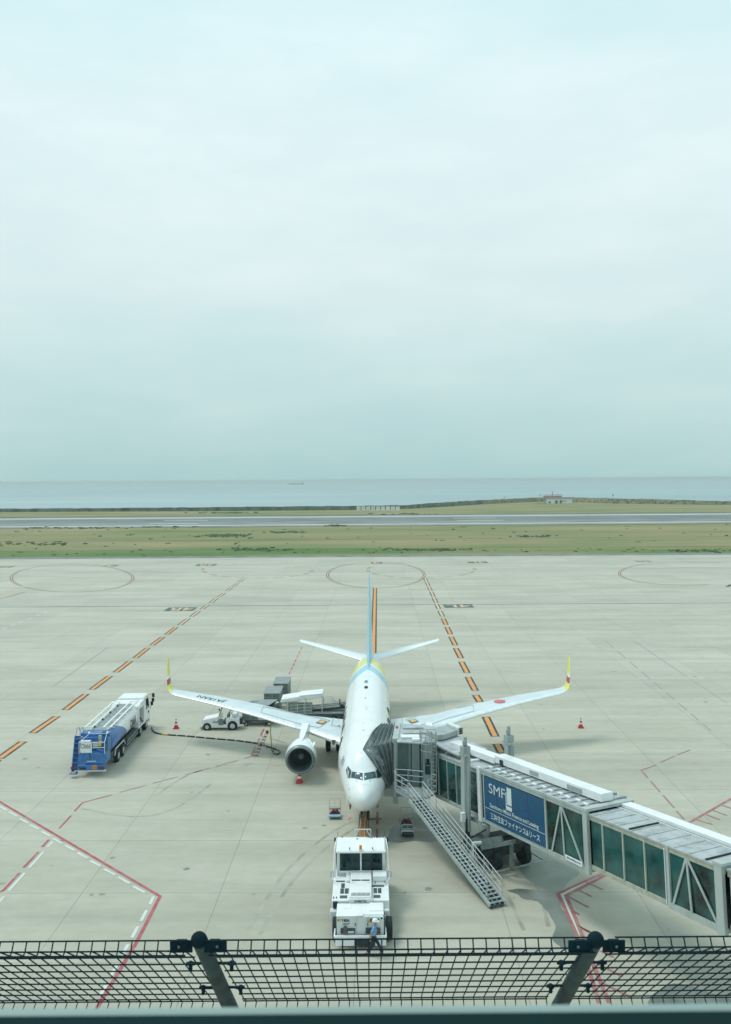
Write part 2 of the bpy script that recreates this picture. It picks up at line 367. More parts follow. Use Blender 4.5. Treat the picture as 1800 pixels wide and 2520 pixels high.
# left dashed lead-in line (centre pixels), nearest to farthest
A_ = lambda x, y: (x/1.8044, 1360+y/1.8044)
L1 = [(20, 1856, 48, 1830)]
def mid(x0, y0, x1, y1): return (*A_(x0, y0), *A_(x1, y1))
L1 = [(-45, 1900, -8, 1872), (0, 1866, 56, 1826), (82, 1803, 140, 1763.5)]
L1 += [mid(293, 697, 382, 629), mid(410, 607, 488, 549), mid(515, 531, 578, 483), mid(603, 467, 657, 424), mid(676, 411, 724, 375), mid(742, 362, 782, 332), mid(800, 321, 837, 293), mid(852, 284, 883, 260), mid(898, 250, 922, 234), mid(938, 222, 962, 203), mid(974, 196, 996, 180), mid(1009, 170, 1028, 156), mid(1038, 149, 1056, 136), mid(1064, 130, 1080, 119)]
dashes3(L1[:9]); dashes3(L1[9:], 'pale')
B_ = lambda x, y: (900+x/1.8044, 1360+y/1.8044)
def midb(x0, y0, x1, y1): return (*B_(x0, y0), *B_(x1, y1))
L2 = [midb(532, 732, 572, 794), midb(490, 634, 508, 662), midb(456, 553, 487, 612), midb(426, 485, 451, 533), midb(401, 425, 424, 468), midb(380, 374, 399, 411), midb(362, 331, 377, 362), midb(345, 293, 358, 320), midb(330, 259, 342, 283), midb(315, 229, 326, 249), midb(303, 201, 314, 222), midb(292, 175, 302, 195), midb(281, 153, 291, 170), midb(272, 132, 280, 148), midb(263, 112, 271, 127)]
L2[0] = (1196.5, 1765, 1219, 1812); L2 = [(1224, 1832, 1235, 1852)]+L2
dashes3(L2[:9]); dashes3(L2[9:], 'pale')
# solid centre line (runs on, hidden below the aircraft)
a_, b_ = G(923.5, 1447), G(919.6, 1591); d_ = (b_-a_).normalized()
PT.line('black', a_, a_+d_*100, .86, Z2); PT.line('orange', a_, a_+d_*100, .42, Z3)
# turning ovals painted on the apron
def oval(cu, cv, ru, rv, key='pale', dash=None, w=.27, t0=0, t1=2*PI):
    n = 84; P = [G(cu+ru*math.cos(t0+(t1-t0)*i/n), cv-rv*math.sin(t0+(t1-t0)*i/n)) for i in range(n+1)]
    if dash is None: PT.path('black', P, w*2.4, Z2); PT.path(key, P, w, Z3)
    else:
        for i in range(0, n-dash+1, dash+3): PT.path('black', P[i:i+dash+1], w*2.4, Z2); PT.path(key, P[i:i+dash+1], w, Z3)
oval(925.5, 1415, 119, 32)
oval(178, 1423, 150, 34, t0=math.radians(-140), t1=math.radians(215))
PT.path('black', [G(62, 1457), G(20, 1469), G(-20, 1478)], .6, Z2); PT.path('pale', [G(62, 1457), G(20, 1469), G(-20, 1478)], .26, Z3)
oval(634, 1402, 135, 21, dash=5, t0=math.radians(170), t1=math.radians(375))
oval(1037, 1402, 132, 20, dash=5, t0=math.radians(160), t1=math.radians(390))
oval(1690, 1411, 165, 29, t0=math.radians(60), t1=math.radians(290))
PT.path('black', [G(1790, 1444), G(1802, 1438)], .8, Z2)
# slate stand numbers, read from the far side
def plate(u0, v0, u1, v1, txt, nl, skew=0):
    a = G(u0, v1); b = G(u1, v1); yf = G((u0+u1)/2, v0).y
    x0, x1, y0_, y1_ = a.x, b.x, a.y, yf
    PT.quad('slate', [(x0, y0_), (x1, y0_), (x1, y1_), (x0, y1_)], Z2)
    w_ = x1-x0; h_ = y1_-y0_
    vs, fs, tw, th = textmesh(txt, bold=.015)
    mg = .08
    PT.g('ltr').add([(x1-w_*mg-x*w_*(1-2*mg), y1_-h_*.13-y*h_*.74, Z4) for x, y in vs], fs)
plate(402, 1494.8, 475, 1504, '4R', 2); plate(1095, 1487.6, 1168.5, 1495.8, '4L', 2)
plate(479, 1388, 527, 1393, '4R', 2); plate(914, 1383, 942, 1387, '4', 1); plate(1154, 1381.6, 1203, 1385.6, '4L', 2)
plate(1573, 1379.5, 1606, 1383.6, '5', 1); plate(251, 1390, 283, 1394.5, '3', 1); plate(-20, 1393, 22, 1397.5, '3L', 2)
# drain channel across the apron
for dy, wd, k in ((0, .35, 'white'), (-.75, .5, 'black'), (.75, .3, 'damp')):
    p0, p1 = rot(-290, 167.7+dy), rot(290, 167.7+dy); PT.line(k, p0, p1, wd, Z1)
# red zone line, lower left, with white dashes beside it
E_ = lambda x, y: (x/2.03, 1900+y/2.03)
P1 = [G(-60, 1938), G(394.5, 2206), G(335, 2322), G(252, 2459), G(200, 2550)]
PT.path('red', P1, .19, Z3)
for x0, y0_, x1, y1_ in ((0, 172, 34, 191), (46, 200, 86, 221), (98, 233, 142, 255), (150, 264, 196, 286), (208, 297, 252, 320), (266, 332, 312, 356), (326, 366, 374, 392), (388, 403, 438, 431), (452, 443, 504, 471), (520, 484, 576, 514), (592, 525, 648, 556), (666, 571, 724, 602), (768, 622, 750, 662), (734, 690, 706, 745), (690, 772, 660, 829)):
    PT.line('white', G(*E_(x0, y0_)), G(*E_(x1, y1_)), .17, Z3)
for u0, v0, u1, v1 in ((316, 2324, 300, 2355), (290, 2372, 274, 2402), (262, 2425, 246, 2452)): PT.line('white', G(u0, v0), G(u1, v1), .17, Z3)
for x0, y0_, x1, y1_ in ((245, 338, 212, 375), (193, 400, 119, 478), (99, 504, 15, 595), (15, 596, -20, 600)): PT.line('red', G(*E_(x0, y0_)), G(*E_(x1, y1_)), .16, Z3)
for x0, y0_, x1, y1_ in ((264, 347, 238, 375), (218, 399, 147, 478), (125, 504, 43, 594), (20, 622, -20, 668)): PT.line('white', G(*E_(x0, y0_)), G(*E_(x1, y1_)), .16, Z3)
for x0, y0_, x1, y1_ in ((357, 217, 297, 282), (414, 153, 373, 196), (414, 153, 560, 114), (597, 102, 731, 67), (765, 56, 892, 23), (926, 14, 1010, -8)): PT.line('red' if y0_ > 110 else 'faded', G(*E_(x0, y0_)), G(*E_(x1, y1_)), .13, Z3)
H_ = lambda x, y: (480+x/6.767, 1720+y/6.767)
for x0, y0_, x1, y1_, k in ((-20, 1227, 240, 1155, 'faded'), (340, 1127, 725, 1022, 'faded'), (820, 993, 935, 963, 'faded'), (935, 963, 1010, 800, 'faded'), (1040, 750, 1075, 660, 'red'), (1095, 615, 1150, 500, 'red'), (1095, 618, 1180, 632, 'faded'), (1165, 462, 1192, 410, 'red'), (1245, 658, 1515, 735, 'faded')): PT.line(k, G(*H_(x0, y0_)), G(*H_(x1, y1_)), .15, Z3)
for i in range(7):      # dashed red line running away behind the carts
    t0 = i/7; t1 = t0+.09; f_ = lambda t: (744-34*t, 1592+71*t+0*t)
    PT.line('faded' if i < 3 else 'red', G(*f_(t0)), G(*f_(t1)), .15, Z3)
for u0, v0, u1, v1 in ((929.8, 1968, 929.6, 1988), (929.4, 1998, 929, 2029), (928.9, 2040, 928.5, 2062), (928.2, 2075, 928, 2085)): PT.line('red', G(u0, v0), G(u1, v1), .15, Z3)
PT.line('tan', G(908, 2016), G(940, 2015), .32, Z2); PT.line('pink', G(858, 2018), G(864.5, 2012), .10, Z3)
PT.line('orange', G(90, 1888.5), G(100, 1889), .10, Z3); PT.line('orange', G(1703, 1876), G(1711, 1877), .3, Z3)
# hatched red lines on the right
J_ = lambda x, y: (1100+x/2.32, 1780+y/2.32)
for pts in ([(900, 852), (635, 973), (742, 1208)], [(925, 858), (682, 985), (775, 1215)]): PT.path('redb', [G(*J_(x, y)) for x, y in pts], .20, Z3)
PT.path('white', [G(*J_(x, y)) for x, y in ((880, 862), (658, 978), (758, 1210))], .12, Z2)
for x0, y0_, x1, y1_ in ((742, 945, 828, 990), (690, 987, 808, 1050), (712, 1065, 756, 1094), (757, 1165, 815, 1195), (800, 908, 890, 950)): PT.line('redb', G(*J_(x0, y0_)), G(*J_(x1, y1_)), .13, Z4)
K_ = lambda x, y: (1280+x/4.776, 2260+y/4.776)
for pts in ([(668, 197), (740, 400), (890, 860), (930, 1000)], [(736, 211), (860, 540), (1000, 880), (1050, 1000)]): PT.path('redb', [G(*K_(x, y)) for x, y in pts], .20, Z3)
for x0, y0_, x1, y1_ in ((690, 90, 830, 165), (950, 385, 1100, 460), (920, 540, 1200, 685), (960, 760, 1310, 930)): PT.line('redb', G(*K_(x0, y0_)), G(*K_(x1, y1_)), .13, Z4)
PT.path('redb', [G(*J_(x, y)) for x, y in ((1345, 590), (1640, 422))], .2, Z3)
for x0, y0_, x1, y1_ in ((1375, 575, 1470, 605), (1422, 550, 1515, 578), (1478, 520, 1560, 552), (1520, 498, 1600, 526), (1575, 470, 1640, 492)): PT.line('redb', G(*J_(x0, y0_)), G(*J_(x1, y1_)), .13, Z4)
for x0, y0_, x1, y1_, k in ((1110, 268, 1147, 312, 'redb'), (1164, 330, 1218, 393, 'faded'), (1235, 411, 1298, 483, 'faded'), (1312, 502, 1355, 548, 'faded'), (1110, 268, 1198, 238, 'faded'), (1216, 225, 1302, 187, 'faded'), (1316, 180, 1390, 152, 'faded')): PT.line(k, G(*J_(x0, y0_)), G(*J_(x1, y1_)), .14, Z3)
for i in range(9):      # pale worn dashed guide lines on the right, and short white dashes on the left
    f_ = lambda t: (1490+270*t, 1577+230*t); PT.line('damp', G(*f_(i/9)), G(*f_(i/9+.075)), .16, Z1)
PT.line('damp', G(1560, 1577), G(1690, 1665), .14, Z1); PT.line('damp', G(1700, 1672), G(1790, 1730), .10, Z1)
for i in range(6):
    f_ = lambda t: (8+120*t, 1548-47*t); PT.line('white', G(*f_(i/6)), G(*f_(i/6+.08)), .22, Z3)
PT.line('damp', G(268, 1592), G(130, 1690), .16, Z1)
# rubber traces of turning wheels
for pts in ([(905, 2330), (903, 2200), (897, 2100), (893, 2040)], [(872, 2330), (871, 2200), (878, 2100), (882, 2040)], [(610, 2290), (700, 2150), (800, 2060), (870, 2020)], [(640, 2300), (720, 2170), (815, 2078), (880, 2035)], [(380, 1960), (480, 1900), (600, 1880), (690, 1885)], [(1290, 2290), (1240, 2180), (1215, 2110)], [(1350, 2280), (1330, 2200), (1290, 2120)], [(200, 1990), (330, 2010), (430, 1990), (520, 1930)]):
    P_ = [G(*p) for p in pts]; q_ = []
    for i in range(len(P_)-1):
        for k in range(8): a_, b_, c_, d_ = P_[max(0, i-1)], P_[i], P_[i+1], P_[min(len(P_)-1, i+2)]; t_ = k/8; q_.append(.5*((2*b_)+(c_-a_)*t_+(2*a_-5*b_+4*c_-d_)*t_*t_+(3*b_-a_-3*c_+d_)*t_**3))
    PT.path('rubber', q_+[P_[-1]], .22, .0025)
for _ in range(70):
    u, v = random.uniform(0, 1800), random.uniform(1560, 2330); c_ = G(u, v); r0 = random.uniform(.05, .28); PT.quad('spot', [(c_.x+r0*random.uniform(.6, 1.2)*math.cos(a), c_.y+r0*random.uniform(.6, 1.2)*math.sin(a)) for a in [2*PI*k/11 for k in range(11)]], .003+.00001*_)
# wet patches
def blob(key, pts, z):
    p = [Vector((x, y)) for x, y in pts]; q = []
    n = len(p)
    for i in range(n):
        for t in (0, .25, .5, .75):
            a, b, c, d = p[i-1], p[i], p[(i+1) % n], p[(i+2) % n]
            q.append(.5*((2*b)+(c-a)*t+(2*a-5*b+4*c-d)*t*t+(3*b-a-3*c+d)*t**3)+Vector((random.uniform(-1.2, 1.2), random.uniform(-.7, .7))))
    PT.quad(key, [G(*x) for x in q], z)
blob('wet', [J_(345, 955), J_(430, 945), J_(560, 955), J_(632, 975), J_(650, 1040), J_(690, 1110), J_(745, 1215), J_(700, 1290), J_(640, 1270), J_(600, 1230), J_(622, 1170), J_(600, 1110), J_(560, 1060), J_(520, 1020), J_(440, 1005), J_(400, 975)], Z1)
blob('dampb', [J_(410, 750), J_(520, 725), J_(640, 790), J_(760, 850), J_(700, 900), J_(640, 960), J_(540, 940), J_(430, 860)], Z1)
blob('wet', [(958, 2052), (968, 2035), (985, 2028), (1040, 2040), (1075, 2055), (1068, 2072), (1020, 2070), (975, 2074), (955, 2068)], Z1)
blob('dampb', [(985, 2030), (990, 2008), (1030, 2000), (1070, 2020), (1090, 2050), (1040, 2045)], .002)
blob('wet', [(1595, 2475), (1610, 2445), (1660, 2420), (1740, 2440), (1830, 2475), (1830, 2520), (1620, 2500)], Z1)
KEY = dict(black=(BKP, 'black edging'), slate=(BLKP, 'slate number plates'), orange=(ORP, 'orange lead-in lines'), pale=(ORF, 'pale orange lines'), ltr=(ORF, 'stand numbers'), red=(REDP, 'red zone lines'), redb=(paintmat('worn_red_marking', (.36, .125, .13), 0.85), 'worn red lines'), faded=(REDPW, 'faded red lines'), white=(WHP, 'white dashes'), tan=(TANP, 'tan bar'), pink=(mat('pink_marking', (.75, .16, .12), .7), 'pink mark'), rubber=(mat('rubber_trace', (.37, .365, .30), .8, var=.12, vs=.8), 'rubber traces'), spot=(mat('oil_spot', (.27, .27, .22), .6, var=.2), 'oil spots'), damp=(mat('worn_line', (.28, .30, .26), .8), 'worn lines'), wet=(WETM, 'wet patches'), dampb=(DAMP, 'damp patches'))
for k, mb in PT.mb.items():
    o = mb.build({'wet': 'wet_patch', 'dampb': 'damp_patch', 'rubber': 'tyre_mark', 'spot': 'oil_spot'}.get(k, 'apron_marking'), KEY[k][0], norm=False); struct(o)

# ---------------- shore: sea wall, reed fence, board letters, building, masts, ships, shrubs
SEAW = mat('sea_wall', (.15, .195, .155), .9, var=.3, vs=.15)
REEDM = mat('reed_fence', (.30, .31, .20), .9, var=.35, vs=.5)
def wallstrip(name, pts, hs, th, m, posts=None):
    mb = MB(); n = len(pts)
    for i in range(n-1):
        a, b = Vector(pts[i][:2]), Vector(pts[i+1][:2]); k = max(1, int((b-a).length/6))
        for j in range(k):
            p = a.lerp(b, j/k); q = a.lerp(b, (j+1)/k); h = hs[i]+(hs[i+1]-hs[i])*(j+.5)/k; h *= random.uniform(.93, 1.04)
            d = (q-p).normalized(); nn = Vector((-d.y, d.x))*th*random.uniform(.6, 1.2)
            mb.hexa([(p.x, p.y, -2.5), (q.x, q.y, -2.5), (q.x+nn.x, q.y+nn.y, -2.5), (p.x+nn.x, p.y+nn.y, -2.5), (p.x, p.y, h), (q.x, q.y, h), (q.x+nn.x, q.y+nn.y, h), (p.x+nn.x, p.y+nn.y, h)])
    return mb.build(name, m)
SP = SH[1:12]
o = wallstrip('sea_wall', [(-900, 720)]+SP[:6], [2.6, 2.5, 2.7, 3.0, 2.8, 3.6, 3.6], 1.2, SEAW)
tag(o, 'long dark green sea wall along the left shore behind the runway', 'sea wall')
o = wallstrip('reed_fence', SP[5:]+[(900, 640)], [3.6, 3.8, 4.3, 4.4, 3.8, 3.0, 3.0], .5, REEDM)
tag(o, 'pale tan reed fence along the right shore behind the white building', 'fence')
CH = '神戸空港マリンエア'
ORD = ('first', 'second', 'third', 'fourth', 'fifth', 'sixth', 'seventh', 'eighth', 'ninth')
BOARD = mat('white_board', (.88, .9, .9), .6); cx0 = 883.0
for i, ch in enumerate(CH):
    u = 883+i*12.05; c0 = G(u, 1256.5); Y = c0.y; hw = 9.2/2/FP*Y
    t = thing('letter_board', f'white letter board reading {ch}, {ORD[i]} of nine from the left by the shore', 'sign', (c0.x, Y, 0), 0, 'row of white letter boards on the shore')
    z1 = AT(u, 1246.5, Y).z; z0 = z1-9.4/FP*Y
    MB().box(c0.x-hw, c0.x+hw, Y-.1, Y+.1, z0, z1).build('board', BOARD, t)
    text_on(MB(), ch, (c0.x-hw*.62, Y-.14, z0+hw*.35), (hw*1.24, 0, 0), (0, 0, hw*1.3)).build('character', mat('board_ink', (.24, .30, .32), .6), t, norm=False)
    for q in (-.6, .5): MB().box(c0.x+hw*q, c0.x+hw*(q+.1), Y, Y+.2, 0, z0).build('post', GALV, t)
# white building with red roof rail
c0 = G(1377, 1239.2); Y = c0.y; k = Y/FP
b = thing('shore_building', 'small flat white building with a wide canopy and red parapet on the roof', 'building', (c0.x, Y, 0))
ux = lambda u: c0.x+(u-1377)*k; zz = lambda v: max(0, (1239.2-v)*k)
MB().box(ux(1345), ux(1409), Y, Y+9, 0, zz(1226)).build('wall', mat('white_wall', (.86, .88, .87), .8, var=.05), b)
MB().hexa([(ux(1316), Y-2, zz(1224.6)), (ux(1414), Y-2, zz(1225.3)), (ux(1414), Y+11, zz(1225.3)), (ux(1316), Y+11, zz(1224.6)), (ux(1316), Y-2, zz(1223.4)), (ux(1414), Y-2, zz(1223)), (ux(1414), Y+11, zz(1223)), (ux(1316), Y+11, zz(1223.4))]).build('canopy', mat('canopy_roof', (.42, .48, .5), .6), b)
pr = MB(); pr.box(ux(1340), ux(1384), Y+.5, Y+7, zz(1223), zz(1220.8)); pr.box(ux(1340), ux(1384), Y+.4, Y+.6, zz(1218.3), zz(1217.2))
for i in range(9):
    x = ux(1340.5+i*5.3); pr.box(x, x+.25, Y+.4, Y+.65, zz(1221), zz(1217.5))
pr.build('parapet', mat('red_rail', (.42, .09, .10), .7), b)
MB().box(ux(1361.6), ux(1362.6), Y+3, Y+3.4, zz(1221), zz(1210)).box(ux(1361), ux(1363.2), Y+2.8, Y+3.6, zz(1214), zz(1212.5)).build('beacon_mast', mat('red_mast', (.35, .10, .11), .6), b)
for u0, u1, v0, v1, nm in ((1367, 1373, 1238.9, 1231.5, 'door'), (1378, 1383, 1238.9, 1231.2, 'door'), (1384, 1388, 1235, 1232.8, 'window'), (1390, 1394, 1235, 1233, 'window'), (1350, 1356, 1238, 1234, 'window')):
    MB().box(ux(u0), ux(u1), Y-.06, Y+.1, zz(v0)+.05, zz(v1)).build(nm, mat('shade_green', (.10, .15, .14), .5), b)
for i in range(5): MB().box(ux(1319+i*5.5), ux(1319.4+i*5.5), Y+1, Y+1.2, 0, zz(1225)).build('canopy_post', GALV, b)
for u, vb, vt, lb in ((1509, 1236, 1213, 'tall thin grey mast right of the white shore building'), (1242, 1236, 1221, 'short dark pole on the sea wall left of the shore building'), (1330, 1232, 1213.5, 'thin pole just behind the left end of the shore building')):
    c0 = G(u, vb); h = (vb-vt)*c0.y/FP; t = thing('mast', lb, 'mast', (c0.x, c0.y, 0), 0)
    MB().cyl((c0.x, c0.y, 0), (c0.x, c0.y, h), .22, .12, 8).build('pole', GALV, t); MB().box(c0.x-.6, c0.x+.6, c0.y-.3, c0.y+.3, h*.72, h*.8).build('lamp_head', DARK, t)
def ship(u0, u1, vw, label, mh, msup):
    c0 = G((u0+u1)/2, vw, -3); L = (u1-u0)/FP*c0.y; h = L*.045; x0 = c0.x-L/2; Y = c0.y; W = L*.15
    t = thing('cargo_ship', label, 'ship', (c0.x, Y, -3))
    pts = [(x0, Y, -3), (x0+L*.03, Y-W/2, -3), (x0+L*.96, Y-W/2, -3), (x0+L, Y, -3), (x0+L*.96, Y+W/2, -3), (x0+L*.03, Y+W/2, -3)]
    MB().prism(pts, (0, 0, h)).build('hull', mh, t)
    sx = x0+L*.86; MB().box(sx, sx+L*.07, Y-W*.4, Y+W*.4, -3+h, -3+h*3.6).build('bridge_house', msup, t)
    MB().box(sx+L*.03, sx+L*.036, Y-.3, Y+.3, -3+h*3.6, -3+h*5.2).build('mast', msup, t)
    MB().box(x0+L*.02, x0+L*.07, Y-W*.3, Y+W*.3, -3+h, -3+h*1.5).build('forecastle', mh, t)
ship(711, 749, 1192, 'long low dark tanker on the sea, larger of the two ships', mat('hull_dark', (.015, .03, .04), .6), mat('ship_grey', (.25, .32, .34), .6))
ship(498, 514, 1186.3, 'tiny faint ship near the horizon, left of the tanker', mat('hull_dark', (.015, .03, .04), .6), mat('ship_grey', (.25, .32, .34), .6))
# weeds and low shrubs: uncountable
sb = MB()
def shrub(x, y, r):
    for _ in range(random.randint(5, 9)):
        a = random.uniform(0, 2*PI); q = random.uniform(0, r); cx, cy = x+q*math.cos(a)*1.5, y+q*math.sin(a); h = random.uniform(.25, .65)*r
        k = random.uniform(.3, .6)*r; pts = [(cx+k*math.cos(j*PI/3+a)*random.uniform(.6, 1.1), cy+k*math.sin(j*PI/3+a)*random.uniform(.6, 1.1), h*random.uniform(.2, .5)) for j in range(6)]
        sb.add(pts+[(cx, cy, h)]+[(p[0], p[1], -.05) for p in pts], [(j, (j+1) % 6, 6) for j in range(6)]+[(j, (j+1) % 6, 7+(j+1) % 6, 7+j) for j in range(6)])
for i in range(150):
    y = random.choice([random.uniform(284, 300), random.uniform(280, 450), random.uniform(300, 440)]); x = random.uniform(-.42, .42)*y; shrub(x, y-.5, random.uniform(.2, .6)*(y/290)**.8)
for cx_, cy_, n_, sx_, sy_ in ((560, 1318, 60, 26, 2.2), (700, 1310, 26, 20, 1), (830, 1294, 18, 18, 1), (560, 1262, 40, 40, .6), (1320, 1320, 22, 22, .8), (640, 1352, 40, 50, 1.5), (1060, 1353.5, 60, 60, 1.2), (1700, 1356, 30, 60, 1.5), (160, 1300, 30, 60, 1), (110, 1338, 40, 60, 2), (1000, 1265, 20, 60, .6), (400, 1297, 16, 60, .6)):
    for _ in range(n_):
        p = G(cx_+random.gauss(0, sx_), cy_+random.gauss(0, sy_)); shrub(p.x, p.y, random.uniform(.4, .8)*(p.y/290)**.7)
o = sb.build('grass_tufts', mat('weed_green', (.09, .14, .06), .9, var=.4, vs=.5), norm=False)
tag(o, 'dark green weeds and low bushes scattered over the airfield grass', 'bushes', kind='stuff')

# ================================================================== AIRCRAFT
PH = math.radians(.8); PLOC = (-.26, 57.2, 0)
plane = thing('airliner', 'white twin engine airliner with yellow and light blue tail bands, nose towards the camera', 'airplane', PLOC, -PH)
PM = basis(plane)
# station, half width, top, bottom
FS = [(0, .02, 2.74, 2.68), (.06, .21, 2.92, 2.44), (.18, .37, 3.08, 2.24), (.4, .57, 3.26, 2.03), (.7, .78, 3.44, 1.86), (1.1, .97, 3.62, 1.72), (1.5, 1.09, 3.78, 1.62), (1.85, 1.17, 3.93, 1.56), (2.3, 1.28, 4.36, 1.5), (2.75, 1.38, 4.76, 1.46), (3.2, 1.48, 4.99, 1.43), (4.0, 1.63, 5.17, 1.39), (5.0, 1.76, 5.29, 1.35), (6.2, 1.84, 5.36, 1.32), (7.6, 1.88, 5.37, 1.3), (16, 1.88, 5.37, 1.3), (24, 1.88, 5.37, 1.3), (26.5, 1.87, 5.37, 1.38), (28.5, 1.80, 5.36, 1.66), (30.5, 1.64, 5.33, 2.08), (32.5, 1.40, 5.28, 2.62), (34.5, 1.07, 5.20, 3.2), (36, .76, 5.08, 3.62), (37.2, .45, 4.9, 3.98), (37.9, .2, 4.7, 4.25), (38.02, .05, 4.55, 4.42)]
def fsec(s):
    s = max(0, min(38.02, s))
    for i in range(len(FS)-1):
        if s <= FS[i+1][0]: break
    a, b = FS[i], FS[i+1]; t = (s-a[0])/(b[0]-a[0]); p = FS[max(0, i-1)]; q = FS[min(len(FS)-1, i+2)]
    o_ = []
    for k in (1, 2, 3):
        h = b[0]-a[0]; ma = (b[k]-p[k])/(b[0]-p[0])*h if i else (b[k]-a[k])*1.6; mb_ = (q[k]-a[k])/(q[0]-a[0])*h
        o_.append((2*t**3-3*t*t+1)*a[k]+(t**3-2*t*t+t)*ma+(-2*t**3+3*t*t)*b[k]+(t**3-t*t)*mb_)
    return o_
def fpt(s, ang, off=0.0):     # ang 0 = top, + towards +X
    w_, zt, zb = fsec(s); w_ += off; zt += off; zb -= off; zm = zb+.49*(zt-zb)
    return Vector((w_*math.sin(ang), s, zm+((zt-zm) if math.cos(ang) > 0 else (zm-zb))*math.cos(ang)))
st = [0, .03, .07, .13, .2, .3, .4, .55, .7, .9, 1.1, 1.3, 1.5, 1.7, 1.85, 2.0, 2.15, 2.3, 2.5, 2.7, 2.9, 3.2, 3.6, 4, 4.5, 5, 5.6, 6.2, 7, 8, 10, 12, 14, 16, 18, 20, 21, 22]+[22.3+.25*i for i in range(36)]+[31.5+.5*i for i in range(13)]+[37.8, 37.95, 38.02]
NA = 96; fb = MB(PM)
fb.loft([[fpt(s, 2*PI*k/NA) for k in range(NA)] for s in st])
def bandmat():
    m = bpy.data.materials.new('fuselage_paint'); m.use_nodes = True; t = m.node_tree; b = t.nodes['Principled BSDF']
    b.inputs['Roughness'].default_value = .3; b.inputs['Coat Weight'].default_value = .5; b.inputs['Coat Roughness'].default_value = .12
    a = N(t, 'ShaderNodeAttribute', attribute_name='band')
    wcol = (.83, .86, .86)
    r_ = ramp(t, [(0, wcol), (.5, (.27, .58, .74)), (.632, wcol), (.662, (.78, .73, .12)), (.875, wcol)], 'CONSTANT')
    v = nmath(t, 'ADD', nmath(t, 'DIVIDE', a.outputs['Fac'], 20.0), .5)
    t.links.new(v, r_.inputs[0])
    c = N(t, 'ShaderNodeTexCoord'); mpn = N(t, 'ShaderNodeMapping'); mpn.inputs['Scale'].default_value = (1, .3, 1)
    n = N(t, 'ShaderNodeTexNoise'); n.inputs['Scale'].default_value = 1.5; n.inputs['Detail'].default_value = 5
    t.links.new(c.outputs['Object'], mpn.inputs[0]); t.links.new(mpn.outputs[0], n.inputs['Vector'])
    g = ramp(t, [(.3, (.94, .95, .95)), (.6, (1, 1, 1))]); t.links.new(n.outputs[0], g.inputs[0])
    mm = N(t, 'ShaderNodeMix', data_type='RGBA', blend_type='MULTIPLY'); mm.inputs['Factor'].default_value = 1
    t.links.new(r_.outputs[0], mm.inputs['A']); t.links.new(g.outputs[0], mm.inputs['B']); t.links.new(mm.outputs['Result'], b.inputs['Base Color']); return m
fus = fb.build('fuselage', bandmat(), plane, smooth=True)
for p in fus.data.polygons: p.use_smooth = True
def s0(th):
    th = abs(th); K = [(0, 26.8), (.15, 26.2), (.54, 24.9), (1.0, 24.3), (1.57, 25.0), (2.3, 27.5), (PI, 29)]
    for i in range(len(K)-1):
        if th <= K[i+1][0]: return K[i][1]+(K[i+1][1]-K[i][1])*(th-K[i][0])/(K[i+1][0]-K[i][0])
    return 29
at = fus.data.attributes.new('band', 'FLOAT', 'POINT')
for i, v in enumerate(fus.data.vertices):
    w_, zt, zb = fsec(v.co.y); zm = zb+.49*(zt-zb)
    at.data[i].value = v.co.y-s0(math.atan2(v.co.x/max(w_, .01), (v.co.z-zm)/max(.01, (zt-zm))))
FV = [PM @ Vector(v.co) for v in fus.data.vertices]
FT = BVHTree.FromPolygons(FV, [tuple(p.vertices) for p in fus.data.polygons])
CAMP = Vector((0, 0, HC))
# grid a photo-space polygon, throw it onto a surface and keep it there
def decal(polys, tree, name, m, parent, off=.012, step=5.0, mb=None):
    own = mb is None; mb = mb or MB()
    for pts in polys:
        b = bmesh.new(); b.faces.new([b.verts.new((x, y, 0)) for x, y in pts])
        for ax in (0, 1):
            lo = min(p[ax] for p in pts); hi = max(p[ax] for p in pts); k = lo+step
            while k < hi-.2:
                bmesh.ops.bisect_plane(b, geom=b.verts[:]+b.edges[:]+b.faces[:], plane_co=(k, 0, 0) if ax == 0 else (0, k, 0), plane_no=(1, 0, 0) if ax == 0 else (0, 1, 0)); k += step
        b.verts.index_update(); P = []; ok = []
        for v in b.verts:
            r_ = ray(v.co.x, v.co.y).normalized(); h, nn, _, _ = tree.ray_cast(CAMP, r_)
            if h is None: P.append(Vector()); ok.append(False)
            else: P.append(h+(nn if nn.dot(r_) < 0 else -nn)*off); ok.append(True)
        fs = [tuple(v.index for v in f.verts) for f in b.faces]
        fs = [f for f in fs if all(ok[i] for i in f) and max((P[i]-P[f[0]]).length for i in f) < 4]
        mb.add(P, fs); b.free()
    if own: return mb.build(name, m, parent, norm=False)
def pline(pts, wd):      # a line of given pixel width as quads
    q = []
    for (x0, y0_), (x1, y1_) in zip(pts, pts[1:]):
        d = Vector((x1-x0, y1_-y0_)).normalized()*wd/2; q.append([(x0-d.y, y0_+d.x), (x1-d.y, y1_+d.x), (x1+d.y, y1_-d.x), (x0+d.y, y0_-d.x)])
    return q
W1 = lambda x, y: (820+x/8.12, 1740+y/8.12)
GLW = mat('cockpit_glass', (.03, .075, .085), .08, var=.3, spec=.9)
FRM = mat('window_frame_grey', (.30, .36, .37), .5)
panes = [[(380, 1292), (590, 1322), (590, 1458), (365, 1412)], [(628, 1322), (842, 1288), (862, 1412), (628, 1460)], [(297, 1178), (365, 1275), (345, 1418), (288, 1410), (262, 1262)], [(858, 1272), (930, 1180), (985, 1280), (955, 1405), (878, 1418)]]
